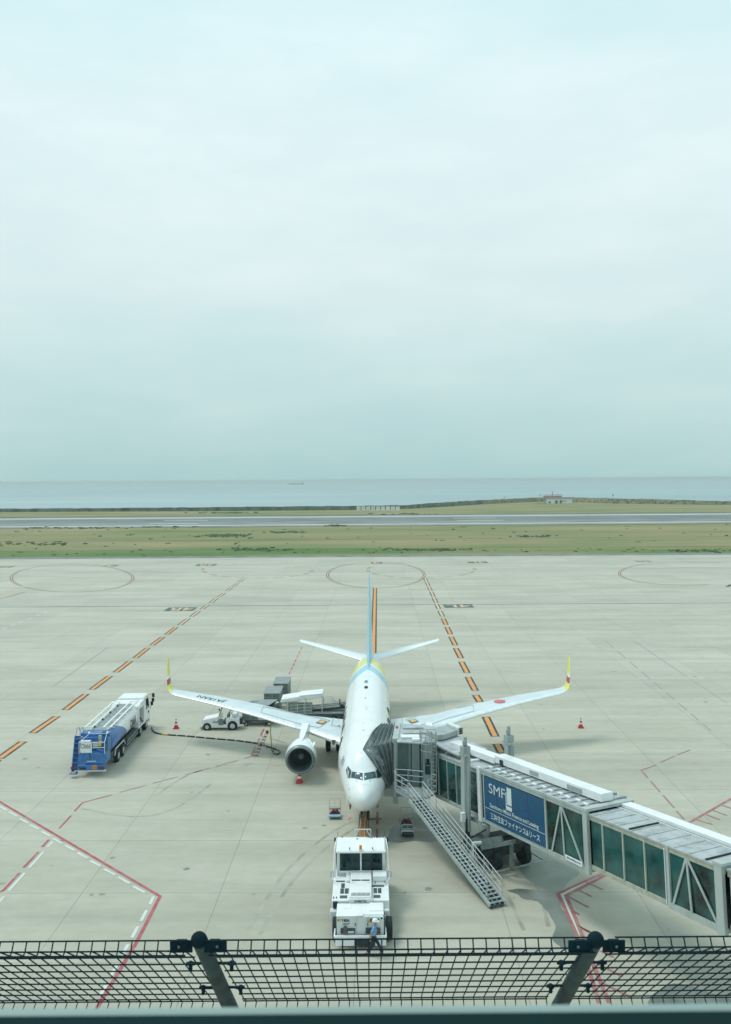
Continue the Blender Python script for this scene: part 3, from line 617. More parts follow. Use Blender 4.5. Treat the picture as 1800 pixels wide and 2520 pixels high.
for p in panes:
    q = [W1(x, y) for x, y in p]; cx_ = sum(a for a, _ in q)/len(q); cy_ = sum(b for _, b in q)/len(q)
    fr = decal([[(cx_+(a-cx_)*1.07, cy_+(b-cy_)*1.10) for a, b in q]], FT, 'cockpit_window', FRM, plane, .008, 3)
    decal([q], FT, 'pane', GLW, fr, .016, 3)
decal(pline([W1(300, 1180), W1(285, 1410)], .8)+pline([W1(318, 1270), W1(300, 1412)], 1.2), FT, 'window_post', WHITE, plane, .02, 3)
for q_ in [[W1(545, 1400), W1(580, 1405), W1(580, 1440), W1(552, 1435)], [W1(640, 1370), W1(665, 1400), W1(640, 1420)]]: decal([q_], FT, 'cockpit_papers', WHITE, plane, .022, 3)
decal(pline([W1(390, 1640), W1(430, 1585), W1(520, 1555), W1(620, 1545), W1(700, 1552), W1(780, 1580)], .55), FT, 'radome_seam', mat('seam_grey', (.62, .66, .66), .5), plane, .006, 3)
for a_, b_ in ((W1(462, 1462), W1(486, 1492)), (W1(755, 1465), W1(730, 1490))): decal(pline([a_, b_], .9), FT, 'wiper', BLACK, plane, .02, 3)
for q_ in [[W1(322, 1622), W1(336, 1622), W1(336, 1650), W1(324, 1650)], [W1(330, 1790), W1(346, 1795), W1(346, 1822), W1(334, 1815)], [W1(886, 1625), W1(896, 1625), W1(896, 1650), W1(888, 1650)], [W1(876, 1790), W1(886, 1790), W1(884, 1815), W1(876, 1815)]]: decal([q_], FT, 'probe_plate', FRM, plane, .01, 3)
# doors, hatches, marks on the crown
SEAM = mat('panel_line', (.50, .56, .56), .5)
decal(pline([W1(252, 828), W1(272, 885), W1(232, 1010), W1(200, 930), W1(252, 828)], .45), FT, 'door_outline', SEAM, plane, .006, 3)
C1 = lambda x, y: (700+x/3.5525, 1380+y/3.5525)
for q_ in [[C1(655, 1672), C1(682, 1672), C1(682, 1688), C1(655, 1688)], [C1(595, 1355), C1(608, 1355), C1(608, 1395), C1(597, 1395)], [C1(815, 1350), C1(830, 1350), C1(830, 1382), C1(815, 1382)]]: decal([q_], FT, 'hatch', mat('hatch_grey', (.70, .74, .74), .5), plane, .006, 3)
for q_ in [[C1(682, 1480), C1(702, 1480), C1(702, 1484), C1(682, 1484)], [C1(704, 1195), C1(713, 1195), C1(713, 1203), C1(704, 1203)], [C1(688, 1420), C1(694, 1420), C1(694, 1425), C1(688, 1425)]]: decal([q_], FT, 'drain_mark', BLACK, plane, .008, 3)
for yy_, m_ in ((1050, mat('antenna_grey', (.2, .27, .27), .5)), (1100, BLACK)):
    u, v = C1(716, yy_+8); h, nn, _, _ = FT.ray_cast(CAMP, ray(u, v).normalized())
    MB().ell((h.x, h.y, h.z-.02), .17, .4, .15, t1=PI/2).build('antenna_dome', m_, plane, smooth=True)
h = PM @ fpt(12.2, 0)
MB().prism([(h.x-.03, h.y, h.z), (h.x-.03, h.y+.35, h.z), (h.x-.03, h.y+.3, h.z+.28), (h.x-.03, h.y+.12, h.z+.28)], (.06, 0, 0)).build('blade_antenna', PLANEW, plane)
# big livery letters wrapped round both flanks
def wraptext(txt, sA, sB, angA, angB, side, name, m):
    vs, fs, tw, th = textmesh(txt, bold=.01); b = bmesh.new(); bv = [b.verts.new((x, y, 0)) for x, y in vs]
    for f in fs:
        try: b.faces.new([bv[i] for i in f])
        except ValueError: pass
    for k in range(1, 12): bmesh.ops.bisect_plane(b, geom=b.verts[:]+b.edges[:]+b.faces[:], plane_co=(0, k/12, 0), plane_no=(0, 1, 0))
    b.verts.index_update()
    P = [PM @ fpt(sA+(sB-sA)*v.co.x, side*(angA+(angB-angA)*v.co.y), .012) for v in b.verts]
    mb = MB(); mb.add(P, [tuple(v.index for v in f.verts) for f in b.faces]); b.free(); return mb.build(name, m, plane, norm=False)
wraptext('AIRDO', 18.4, 6.8, math.radians(126), math.radians(57), -1, 'livery_lettering', INKM)
wraptext('AIRDO', 6.4, 18.0, math.radians(126), math.radians(57), 1, 'livery_lettering', INKM)
wraptext('80', 4.2, 3.4, math.radians(72), math.radians(56), -1, 'door_emblem', mat('emblem_grey', (.30, .36, .38), .5))
# skin joints round the barrel
for s_ in (5.4, 9.3, 13.2, 17.1, 21.0, 24.0, 29.0, 33.2):
    q = MB(PM); q.loft([[fpt(s_+d_, math.radians(-125+250*k/60), .003) for k in range(61)] for d_ in (-.012, .012)], caps=False, closed=False); q.build('skin_joint', SEAM, plane, norm=False)
for a_ in (-38, 38, -64, 64):
    q = MB(PM); q.loft([[fpt(5.4+.5*k, math.radians(a_+e_), .003) for k in range(44)] for e_ in (-.3, .3)], caps=False, closed=False); q.build('skin_joint', SEAM, plane, norm=False)
# cabin windows
for sd_ in (-1, 1):
    for i in range(34):
        s_ = 6.2+i*.51
        if 19.5 < s_ < 19.9: continue
        q = MB(PM); q.add([fpt(s_+dx, sd_*math.radians(a), .01) for dx, a in ((-.11, 83), (-.06, 80), (.06, 80), (.11, 83), (.11, 89), (.06, 92), (-.06, 92), (-.11, 89))], [tuple(range(8))])
        q.build('cabin_window', GLASSD, plane)
# wings
def foil(le, te, thick, n=14):      # (y, z) loop from TE over the top to LE and back
    c_ = te-le; P = []
    for i in range(n+1):
        x = (1+math.cos(PI*i/n))/2; t = 5*thick*(.2969*math.sqrt(x)-.126*x-.3516*x*x+.2843*x**3-.1015*x**4); P.append((le+x*c_, t*c_+.012*c_*math.sin(PI*x)))
    for i in range(1, n):
        x = (1-math.cos(PI*i/n))/2; t = 5*thick*(.2969*math.sqrt(x)-.126*x-.3516*x*x+.2843*x**3-.1015*x**4); P.append((le+x*c_, -t*c_*.85+.012*c_*math.sin(PI*x)))
    return P
WS = [(1.0, 12.9, 21.6, 2.12, .12), (1.9, 14.0, 21.55, 2.2, .12), (3.4, 15.35, 21.5, 2.38, .12), (4.9, 16.6, 21.5, 2.55, .115), (5.8, 17.15, 21.6, 2.66, .11), (9.0, 18.7, 22.65, 3.2, .105), (13.0, 20.65, 23.65, 3.74, .10), (16.3, 22.25, 24.4, 4.08, .10), (16.9, 22.6, 24.5, 4.18, .09)]
WL = [(16.9, 22.6, 24.5, 4.18, 0.0), (17.15, 22.8, 24.55, 4.28, .35), (17.35, 23.02, 24.6, 4.44, .8), (17.47, 23.3, 24.75, 4.72, 1.2), (17.58, 23.7, 25.0, 5.2, 1.36), (17.75, 24.45, 25.45, 6.0, 1.36), (17.87, 25.0, 25.75, 6.62, 1.36), (17.9, 25.35, 25.85, 6.75, 1.36)]
def wingrings(sd_, secs):
    out_ = []
    for y, le, te, z, th in secs: out_.append([Vector((sd_*y, a, z+b_)) for a, b_ in foil(le, te, th)])
    return out_
def wlmat():
    m = bpy.data.materials.new('winglet_paint'); m.use_nodes = True; t = m.node_tree; b = t.nodes['Principled BSDF']; b.inputs['Roughness'].default_value = .35
    tcn = N(t, 'ShaderNodeTexCoord'); sp = N(t, 'ShaderNodeSeparateXYZ'); t.links.new(tcn.outputs['Object'], sp.inputs[0])
    n = N(t, 'ShaderNodeTexNoise'); n.inputs['Scale'].default_value = 2.5; t.links.new(tcn.outputs['Object'], n.inputs['Vector'])
    v = nmath(t, 'ADD', nmath(t, 'DIVIDE', nmath(t, 'SUBTRACT', sp.outputs['Z'], 4.0), 3.0), nmath(t, 'MULTIPLY', nmath(t, 'SUBTRACT', n.outputs[0], .5), .03))
    r_ = ramp(t, [(0, (.62, .68, .70)), (.11, (.72, .68, .12)), (.26, (.42, .05, .05)), (.40, (.78, .80, .80)), (.47, (.72, .68, .12))], 'CONSTANT')
    t.links.new(v, r_.inputs[0]); t.links.new(r_.outputs[0], b.inputs['Base Color']); return m
WLM = wlmat(); ALLW = []
for sd_ in (-1, 1):
    wb = MB(PM); wb.loft(wingrings(sd_, WS)); wo = wb.build('wing', WINGT, plane, smooth=True)
    for p in wo.data.polygons: p.use_smooth = True
    wo.data.set_sharp_from_angle(angle=math.radians(60))
    b_ = len(ALLW); wv = [PM @ v.co for v in wo.data.vertices]
    WT = BVHTree.FromPolygons(wv, [tuple(p.vertices) for p in wo.data.polygons])
    if sd_ < 0: WTL = WT; WOL = wo
    else: WTR = WT; WOR = wo
    # leading edge slat: thin polished skin
    sl_ = MB(PM); rings = []
    for y, le, te, z, th in WS[1:]:
        P = foil(le, te, th, 20); c_ = te-le; sel = [(a, b2) for a, b2 in P[8:] if a < le+.13*c_+.1][:14]
        rings.append((y, z, le, sel))
    nn_ = min(len(r_[3]) for r_ in rings)
    def slat(y0_, y1_):
        rr = []
        for y, z, le, sel in rings:
            if y0_ <= y <= y1_: rr.append([Vector((sd_*y, a+(-.018 if k not in (0, nn_-1) else 0), z+b2*1.03+(.006 if k < nn_/2 else -.006))) for k, (a, b2) in enumerate(sel[:nn_])])
        q = MB(PM); q.loft(rr, caps=False, closed=False); return q.build('slat', SLAT, wo, smooth=True)
    slat(1.9, 4.9); slat(5.8, 17)
    # winglet: section turned about the span axis by the cant angle
    rings = []
    for y, le, te, z, ca in WL:
        rings.append([Vector((sd_*(y-b2*math.sin(ca)), a, z+b2*math.cos(ca))) for a, b2 in foil(le, te, .09)])
    q = MB(PM); q.loft(rings); q.build('winglet', WLM, plane, smooth=True)
    # flap track fairings
    for y in (4.0, 7.3, 10.6):
        i = [k for k in range(len(WS)-1) if WS[k][0] <= y <= WS[k+1][0]][0]; a, b2 = WS[i], WS[i+1]; t_ = (y-a[0])/(b2[0]-a[0]); te = a[2]+(b2[2]-a[2])*t_; z = a[3]+(b2[3]-a[3])*t_
        MB(PM).tube([(sd_*y, te-2.2, z-.25), (sd_*y, te-1.4, z-.36), (sd_*y, te-.3, z-.33), (sd_*y, te+.55, z-.2)], [.03, .2, .17, .03], 10).build('flap_track_fairing', PLANEW, wo, smooth=True)
    # engine
    cx_ = sd_*4.95; ys = 11.8; zc = 1.66
    prof = [(0, .99), (-.05, 1.03), (.02, 1.08), (.25, 1.13), (.8, 1.18), (1.6, 1.17), (2.6, 1.04), (3.3, .92)]
    def ring(yy_, r_, flat=1.0, n=32): return [Vector((cx_+r_*math.sin(2*PI*k/n), ys+yy_, zc+r_*math.cos(2*PI*k/n)*(.93 if math.cos(2*PI*k/n) < 0 else 1))) for k in range(n)]
    nc = MB(PM).loft([ring(a, b2) for a, b2 in prof[3:]], caps=False).build('nacelle', PLANEW, plane, smooth=True)
    lp = MB(PM).loft([ring(.32, .86), ring(.1, .88), ring(-.02, .93), ring(-.05, .98), ring(0, 1.06), ring(.1, 1.10), ring(.25, 1.132)], caps=False).build('inlet_lip', mat('inlet_metal', (.20, .24, .24), .4, metal=.5), nc, smooth=True)
    MB(PM).loft([ring(.3, .86), ring(1.2, .79)], caps=False).build('inlet_duct', mat('duct_grey', (.07, .11, .115), .45), nc, smooth=True)
    fan = MB(PM)
    for k in range(24):
        a = 2*PI*k/24; c0_ = Vector((cx_, ys+1.12, zc)); d0 = Vector((math.sin(a), 0, math.cos(a))); tn = Vector((math.cos(a), 0, -math.sin(a)))
        fan.poly([c0_+d0*.22-tn*.02, c0_+d0*.78-tn*.10+Vector((0, -.04, 0)), c0_+d0*.78+tn*.09+Vector((0, .1, 0)), c0_+d0*.22+tn*.04+Vector((0, .06, 0))])
    fan.build('fan_blades', mat('fan_metal', (.10, .14, .145), .35, metal=.6), nc, norm=False)
    MB(PM).poly(ring(1.25, .79)).build('fan_back', DARK, nc, norm=False)
    MB(PM).tube([(cx_, ys+.72, zc), (cx_, ys+.85, zc), (cx_, ys+1.15, zc)], [.02, .13, .24], 20).build('spinner', mat('spinner_grey', (.24, .30, .30), .4), nc, smooth=True)
    MB(PM).loft([ring(3.3, .90), ring(3.35, .60), ring(4.3, .48), ring(4.9, .30), ring(5.3, .02)], caps=False).build('exhaust', mat('exhaust_metal', (.22, .22, .2), .4, metal=.8), nc, smooth=True)
    # pylon
    MB(PM).loft([[(cx_-.05, ys+.9, zc+1.15), (cx_+.05, ys+.9, zc+1.15), (cx_+.05, ys+.9, zc+1.18), (cx_-.05, ys+.9, zc+1.18)], [(cx_-.2, ys+2, zc+.9), (cx_+.2, ys+2, zc+.9), (cx_+.2, ys+2, zc+1.33), (cx_-.2, ys+2, zc+1.33)], [(cx_-.26, ys+4, zc+.4), (cx_+.26, ys+4, zc+.4), (cx_+.25, ys+4, zc+1.36), (cx_-.25, ys+4, zc+1.36)], [(cx_-.28, ys+5.4, zc+.5), (cx_+.28, ys+5.4, zc+.5), (cx_+.27, ys+5.4, zc+1.40), (cx_-.27, ys+5.4, zc+1.40)], [(cx_-.1, ys+8, zc+.7), (cx_+.1, ys+8, zc+.7), (cx_+.1, ys+8, zc+1.0), (cx_-.1, ys+8, zc+1.0)]]).build('pylon', PLANEW, plane, bevel=.06)
    MB(PM).prism([(cx_-sd_*.92, ys+.9, zc+.72), (cx_-sd_*.84, ys+1.9, zc+.80), (cx_-sd_*1.05, ys+1.8, zc+.90), (cx_-sd_*1.03, ys+1.25, zc+.84)], (0, 0, .03)).build('nacelle_strake', PLANEW, nc)
    # tailplane
    MB(PM).loft([[Vector((sd_*y, a, z+b2)) for a, b2 in foil(le, te, th)] for y, le, te, z, th in ((.4, 33.7, 37.75, 4.75, .10), (1.0, 34.2, 37.85, 4.83, .10), (7.0, 37.85, 39.35, 5.95, .09), (7.17, 38.2, 39.45, 6.0, .06))]).build('tailplane', PLANEW, plane, smooth=True)
    # main gear
    MB(PM).cyl((sd_*2.86, 20.0, .55), (sd_*2.7, 19.8, 2.3), .11, .13).beam((sd_*2.7, 19.9, 1.6), (sd_*1.7, 19.8, 2.0), .1).build('main_gear_leg', GALV, plane, smooth=True)
    for dx in (-.43, .43):
        wh = MB(PM).tube([(sd_*2.86+dx-.2, 20.0, .565), (sd_*2.86+dx-.16, 20.0, .565), (sd_*2.86+dx+.16, 20.0, .565), (sd_*2.86+dx+.2, 20.0, .565)], [.47, .565, .565, .47], 28).build('main_wheel', TYRE, plane, smooth=True)
        MB(PM).cyl((sd_*2.86+dx-.21, 20.0, .565), (sd_*2.86+dx+.21, 20.0, .565), .27, n=20).build('wheel_hub', GALV, wh, smooth=True)
# belly fairing
MB(PM).loft([[Vector((r_*math.sin(2*PI*k/24), y, 1.75+zc_*math.cos(2*PI*k/24))) for k in range(24)] for y, r_, zc_ in ((12.2, .8, .2), (13.4, 1.7, .62), (15, 2.05, .72), (21, 2.05, .72), (23, 1.6, .55), (24.5, .7, .2))]).build('belly_fairing', PLANEW, plane, smooth=True)
# fin
def fin():
    rings = []
    for z, le, te, th in ((4.9, 30.6, 38.0, .09), (6.0, 31.6, 38.15, .09), (7.4, 32.7, 38.4, .09), (12.6, 37.0, 39.3, .08), (12.95, 37.4, 39.4, .06), (13.05, 37.9, 39.35, .03)):
        rings.append([Vector((b_, a, z)) for a, b_ in foil(le, te, th)])
    return MB(PM).loft(rings)
fin().build('tail_fin', mat('fin_blue', (.36, .62, .73), .33, var=.05, coat=.4), plane, smooth=True)
MB(PM).loft([[(-.02, 27.7, 5.35), (.02, 27.7, 5.35), (.02, 27.7, 5.38), (-.02, 27.7, 5.38)], [(-.16, 30, 5.2), (.16, 30, 5.2), (.03, 30, 5.78), (-.03, 30, 5.78)], [(-.26, 32.4, 5.1), (.26, 32.4, 5.1), (.05, 32.4, 6.6), (-.05, 32.4, 6.6)], [(-.2, 34.6, 5.1), (.2, 34.6, 5.1), (.05, 34.6, 8.3), (-.05, 34.6, 8.3)]]).build('dorsal_fin', LBLUE, plane, smooth=True)
# nose gear
MB(PM).cyl((0, 4.4, .34), (0, 4.25, 1.7), .07, .09).beam((0, 4.5, .8), (0, 5.1, 1.6), .07).build('nose_gear_leg', GALV, plane, smooth=True)
for dx in (-.2, .2):
    wh = MB(PM).tube([(dx-.1, 4.4, .345), (dx-.07, 4.4, .345), (dx+.07, 4.4, .345), (dx+.1, 4.4, .345)], [.28, .345, .345, .28], 24).build('nose_wheel', TYRE, plane, smooth=True)
    MB(PM).cyl((dx-.105, 4.4, .345), (dx+.105, 4.4, .345), .16, n=16).build('wheel_hub', GALV, wh, smooth=True)
for dx in (-.42, .42): MB(PM).box(dx-.02, dx+.02, 3.1, 4.7, .95, 1.55).build('gear_door', PLANEW, plane)
# service flap and hanging ribbon under the right cheek
u, v = W1(300, 1850); pt = AT(u, v, 59.0); MB().box(pt.x-.12, pt.x+.12, pt.y-.02, pt.y+.02, pt.z-.28, pt.z+.2).build('service_panel_door', PLANEW, plane, bevel=.03)
u, v = W1(342, 1975); pt = AT(u, v, 58.9); MB().tube([(pt.x, pt.y, pt.z+.2), (pt.x+.01, pt.y, pt.z), (pt.x, pt.y, pt.z-.22)], [.03, .08, .03], 8).build('flag_ribbon', BROWN, plane)
# wing paint, thrown on from the picture
T2 = lambda x, y: (480+x/4.2737, 1650+y/4.2737)
T3 = lambda x, y: (860+x/2.7067, 1560+y/2.7067)
LN = mat('wing_line', (.10, .15, .16), .5)
def resc(c4, tree, wo):
    cx_ = sum(a for a, _ in c4)/4; cy_ = sum(b for _, b in c4)/4
    decal([c4], tree, 'rescue_mark', LN, wo, .035, 3); decal([[(cx_+(a-cx_)*.72, cy_+(b-cy_)*.66) for a, b in c4]], tree, 'rescue_mark_fill', mat('rescue_orange', (.72, .42, .14), .6), wo, .05, 3)
resc([T2(1325, 520), T2(1392, 537), T2(1345, 570), T2(1270, 553)], WTL, WOL)
resc([T3(392, 578), T3(440, 568), T3(464, 585), T3(418, 598)], WTR, WOR)
decal(pline([T2(720, 382), T2(1350, 510), T2(1422, 530), T2(1305, 603), T2(1160, 580), T2(1000, 535), T2(695, 445), T2(720, 382)], .7), WTL, 'panel_outline', LN, WOL, .035, 4)
decal(pline([T2(1462, 490), T2(1437, 578)], 1.0)+pline([T2(1437, 578), T2(1535, 598)], .6), WTL, 'step_mark', LN, WOL, .035, 4)
decal([[T2(1505, 578), T2(1525, 580), T2(1515, 590)]], WTL, 'step_arrow', BLACK, WOL, .04, 4)
decal(pline([T3(376, 572), T3(470, 545), T3(825, 474), T3(832, 516), T3(650, 565), T3(540, 605), T3(500, 600), T3(445, 622), T3(376, 572)], .6), WTR, 'panel_outline', LN, WOR, .035, 4)
decal(pline([T3(348, 552), T3(356, 605)], 1.0), WTR, 'step_mark', LN, WOR, .035, 4)
n_ = 22; c_ = T3(1002, 451); decal([[(c_[0]+14.3*math.cos(2*PI*i/n_), c_[1]-4.3*math.sin(2*PI*i/n_)) for i in range(n_)]], WTR, 'red_disc', mat('disc_red', (.62, .12, .14), .5), WOR, .035, 3)
# registration, read from the other side
vs, fs, _, _ = textmesh('JA15AN', bold=.005); O_, EX, EY = Vector(T2(342, 318)), Vector(T2(62, 258))-Vector(T2(342, 318)), Vector((-11, 5.2))
q = MB(); P = []
for x, y in vs:
    p2 = O_+EX*x+EY*y; h, nn, _, _ = WTL.ray_cast(CAMP, ray(p2.x, p2.y).normalized()); P.append(h+nn*(.035 if nn.z > 0 else -.035) if h else Vector((0, 0, -5)))
q.add(P, fs); q.build('registration', INKM, WOL, norm=False)
for s_ in (-1, 1):
    h = PM @ Vector((s_*2.55, 14.45, 2.52)); MB().ell((h.x, h.y-.08, h.z-.12), .16, .10, .14).build('landing_light', mat('lamp_glass', (.12, .17, .17), .15), WOL if s_ < 0 else WOR, smooth=True)
    r0 = PM @ Vector((s_*1.95, 15.2, 2.3))

# ================================================================== BOARDING BRIDGE
OB = Vector((6.7, 54.4, 0)); BA = math.radians(-64.7); BD = Vector((math.cos(BA), math.sin(BA), 0)); BN = Vector((-BD.y, BD.x, 0))
SNK = .065; bc, bs = math.cos(SNK), math.sin(SNK)
bridge = thing('boarding_bridge', 'long grey glazed boarding bridge with blue banner, docked at the airliner front door', 'jet bridge', tuple(OB))
def L(p, t, h, z0=2.49):      # along the tunnel, across it, up from its floor line
    s_ = p*bc-h*bs; return OB+BD*s_+BN*t+Vector((0, 0, z0+p*bs+h*bc))
def hx(mb, p0, p1, t0, t1, h0, h1, f=L): return mb.hexa([f(p0, t0, h0), f(p1, t0, h0), f(p1, t1, h0), f(p0, t1, h0), f(p0, t0, h1), f(p1, t0, h1), f(p1, t1, h1), f(p0, t1, h1)])
def BV(s_, t, z): return OB+BD*s_+BN*t+Vector((0, 0, z))      # upright version
def floor_(name, p0, p1, t0, t1, h0, h1, m): return hx(MB(), p0, p1, t0, t1, h0, h1).build(name, m, bridge)
BGL = mat('bridge_glass', (.022, .095, .09), .07, var=.55, vs=.55, spec=.55)
BGLB = mat('bridge_glass_green', (.022, .095, .08), .1, var=.6, vs=.5, spec=.55)
# ---- three telescoping tunnels: (p0, p1, t0, t1, h0, h1)
def tunnel(p0, p1, t0, t1, h0, h1, chord, mglass, glass0, glass1, vent=True):
    ch = .22
    q = MB(); hx(q, p0, p1, t0, t0+.12, h0, h0+ch); hx(q, p0, p1, t0, t0+.12, h1-ch-.05, h1-.05)
    hx(q, p0, p1, t1-.12, t1, h0, h0+ch); hx(q, p0, p1, t1-.12, t1, h1-ch-.05, h1-.05); fr = q.build('tunnel_chord', chord, bridge, bevel=.015)
    hx(MB(), p0, p1, t0+.02, t1-.02, h0+.02, h0+.14).build('tunnel_floor', BRGREY, bridge)
    hx(MB(), p0, p1, t0-.04, t1+.04, h1-.06, h1+.03).build('tunnel_roof', ROOFM, bridge, bevel=.01)
    hx(MB(), glass0, glass1, t0+.05, t0+.075, h0+ch, h1-ch-.05).build('side_glass', mglass, bridge)
    hx(MB(), glass0, glass1, t1-.075, t1-.05, h0+ch, h1-ch-.05).build('far_side_glass', mglass, bridge)
    return fr
def post(p, w_, t0, h0, h1, m=BRLIGHT, name='tunnel_post', th=.16, up=False): return hx(MB(), p, p+w_, t0-.03, t0+th, h0, h1).build(name, m, bridge, bevel=.01)
# inner glazed tunnel beside the cab
tunnel(-6.4, .6, .15, 2.75, -.02, 2.86, BRLIGHT, BGL, -6.2, .5)
for p in (-5.35, -4.2, -3.1, -2.1): post(p, .05, .15, .2, 2.6, BRLIGHT, 'mullion', .1)
# middle tunnel with the banner
tunnel(-.05, 9.75, 0, 2.9, 0, 3.02, BRLIGHT, BGLB, .0, 9.5)
post(-.28, .30, -.06, -.05, 3.12, WHITE, 'white_end_post'); post(9.45, .34, 0, -.1, 3.05, BRLIGHT); post(6.28, .13, 0, .1, 3.0, BRLIGHT)
for p, t in ((-.28, 2.74), (9.45, 2.76)): hx(MB(), p, p+.3, t, t+.18, -.05, 3.05).build('tunnel_post', BRLIGHT, bridge)
hx(MB(), 9.45, 9.85, -.06, 2.96, 2.98, 3.14).build('end_frame', BRLIGHT, bridge, bevel=.02)
post(.33, .05, 0, .2, 2.8, DWHITE, 'mullion', .12)
ban = hx(MB(), .42, 6.28, -.035, -.01, .24, 2.72).build('banner', ADBLUE, bridge)
for p in (1.75, 3.25, 4.78): hx(MB(), p, p+.025, -.04, -.034, .24, 2.72).build('banner_seam', mat('seam_blue', (.006, .035, .12), .4), ban)
hx(MB(), .45, 6.26, -.041, -.036, .93, .955).build('banner_rule', TXTW, ban)
def bt(txt, p0, p1, h0, h1, name, m=TXTW, **kw):
    q = MB(); o_ = L(p0, -.045, h0); text_on(q, txt, o_, L(p1, -.045, h0)-o_, L(p0, -.045, h1)-o_, **kw); return q.build(name, m, ban, norm=False)
bt('SMF', .95, 2.62, 1.88, 2.43, 'banner_lettering')
def bq(q, p0, p1, h0, h1): q.poly([L(p0, -.046, h0), L(p1, -.046, h0), L(p1, -.046, h1), L(p0, -.046, h1)])
q = MB(); bq(q, 2.80, 3.25, 1.64, 2.60); bq(q, 2.67, 2.76, 1.34, 2.30); bq(q, 2.76, 3.25, 1.34, 1.56); q.build('banner_logo', TXTW, ban, norm=False)
bt('Sumitomo Mitsui Finance and Leasing', 1.0, 5.72, 1.0, 1.30, 'banner_lettering', bold=.014)
bt('三井住友ファイナンス&リース', 1.02, 5.8, .40, .78, 'banner_lettering', bold=.012)
def vbrace(pa, pl, pm, pr_, h0, h1, t0):
    q = MB()
    for p in (pl, pr_): q.beam(L(pa+(.06 if p > pa else -.06), t0, h1), L(p, t0, h0), .10, .05, up=-BN)
    q.build('diagonal_brace', BRLIGHT, bridge); MB().beam(L(pa, t0-.01, h1), L(pm, t0-.01, h0), .10, .05, up=-BN).build('brace_post', BRLIGHT, bridge)
vbrace(7.72, 6.75, 7.85, 9.35, .2, 2.72, .01)
pl_ = hx(MB(), 7.95, 9.3, -.05, -.035, .17, .42).build('maker_plate', WHITE, bridge)
q = MB(); o_ = L(8.05, -.055, .23); text_on(q, 'ShinMaywa', o_, L(9.2, -.055, .23)-o_, L(8.05, -.055, .36)-o_, bold=.03, shear=.2); q.build('maker_lettering', mat('navy_ink', (.02, .05, .2), .5), pl_, norm=False)
# outer-lane tunnel towards the terminal
tunnel(9.8, 18.4, .12, 2.78, .20, 2.86, TAN, BGL, 9.9, 18.3)
for p in (10.75, 12.2, 13.65): post(p, .06, .12, .4, 2.6, mat('pale_mullion', (.50, .54, .44), .5), 'mullion', .1)
post(15.1, .16, .10, .2, 2.85, BRLIGHT); post(14.98, .05, .10, .3, 2.7, DWHITE, 'mullion', .1)
post(17.95, .42, .05, .1, 3.0, BRLIGHT); hx(MB(), 17.9, 18.45, 0, 2.9, 2.92, 3.06).build('end_frame', BRLIGHT, bridge, bevel=.02)
vbrace(16.35, 15.4, 16.5, 17.95, .42, 2.6, .10)
hx(MB(), 15.15, 18.2, .08, .12, .15, .43).build('kick_plate', BRLIGHT, bridge)
tunnel(18.45, 30, .25, 2.65, .36, 2.78, TAN, BGLB, 18.5, 30)
post(18.6, .05, .25, .5, 2.5, BRLIGHT, 'mullion', .1); post(20.2, .05, .25, .5, 2.5, BRLIGHT, 'mullion', .1)
# what can be made out behind the glass: inner handrails, far braces
for p0, p1, t in ((-6, .2, .5), (6.5, 9.3, .5), (9.9, 17.9, .5)):
    q = MB()
    for h in (.95, 1.1): q.beam(L(p0, t, h), L(p1, t, h), .04)
    q.build('inner_handrail', GALV, bridge)
# roof clutter of the middle tunnel: cross ribs and caps
for i in range(13):
    p = .25+i*.73; hx(MB(), p, p+.09, .02, 1.45, 3.03, 3.12).build('roof_rib', GALV, bridge)
    hx(MB(), p+.02, p+.12, 1.95, 2.95, 3.03, 3.13).build('roof_rib', GALV, bridge)
    hx(MB(), p-.12, p+.2, .45+.1*(i % 2), .62+.1*(i % 2), 3.06, 3.15).build('roof_clip', WHITE, bridge)
    hx(MB(), p-.1, p+.12, 2.9, 3.1, 3.0, 3.14).build('edge_clip', BRGREY, bridge)
hx(MB(), -.3, 9.8, -.05, .06, 2.97, 3.10).build('roof_gutter', BRLIGHT, bridge)
for p in (-4.6, -3.4, -2.2): hx(MB(), p, p+.1, .3, 1.3, 2.9, 2.98).build('roof_rib', GALV, bridge)
for p in (-5.4, -2.9): hx(MB(), p+.6, p+.85, .45, 1.3, 2.9, 3.0).build('roof_clip', WHITE, bridge)
for p in (12.7, 17.4): hx(MB(), p, p+.06, .12, 1.9, 2.89, 2.96).build('roof_seam', DARK, bridge)
for i in range(9): hx(MB(), 10.2+i*.9, 10.23+i*.9, .1, 2.0, 2.89, 2.91).build('roof_seam', GALV, bridge)
hx(MB(), 18.5, 29.8, .15, .4, 2.80, 2.86).build('roof_seam', GALV, bridge)
# long white cable duct on the roof and its slimmer continuation
hx(MB(), -5.6, -.4, 1.25, 2.0, 3.05, 3.42).build('cable_duct', WHITE, bridge, bevel=.02)
hx(MB(), -.4, 9.35, 1.3, 2.05, 3.14, 3.56).build('cable_duct', WHITE, bridge, bevel=.02)
hx(MB(), .2, .5, 1.24, 1.30, 3.05, 3.42).build('duct_bracket', DARK, bridge); hx(MB(), 3.2, 4.0, 1.27, 1.3, 3.24, 3.46).build('duct_vent', BRGREY, bridge); hx(MB(), 6.6, 7.8, 1.27, 1.3, 3.2, 3.44).build('duct_vent', BRGREY, bridge)
hx(MB(), 9.4, 29.5, 2.15, 2.75, 2.9, 3.08).build('cable_tray', WHITE, bridge, bevel=.02)
hx(MB(), 9.4, 29.5, 1.95, 2.0, 2.89, 2.95).build('cable_tray', DWHITE, bridge)
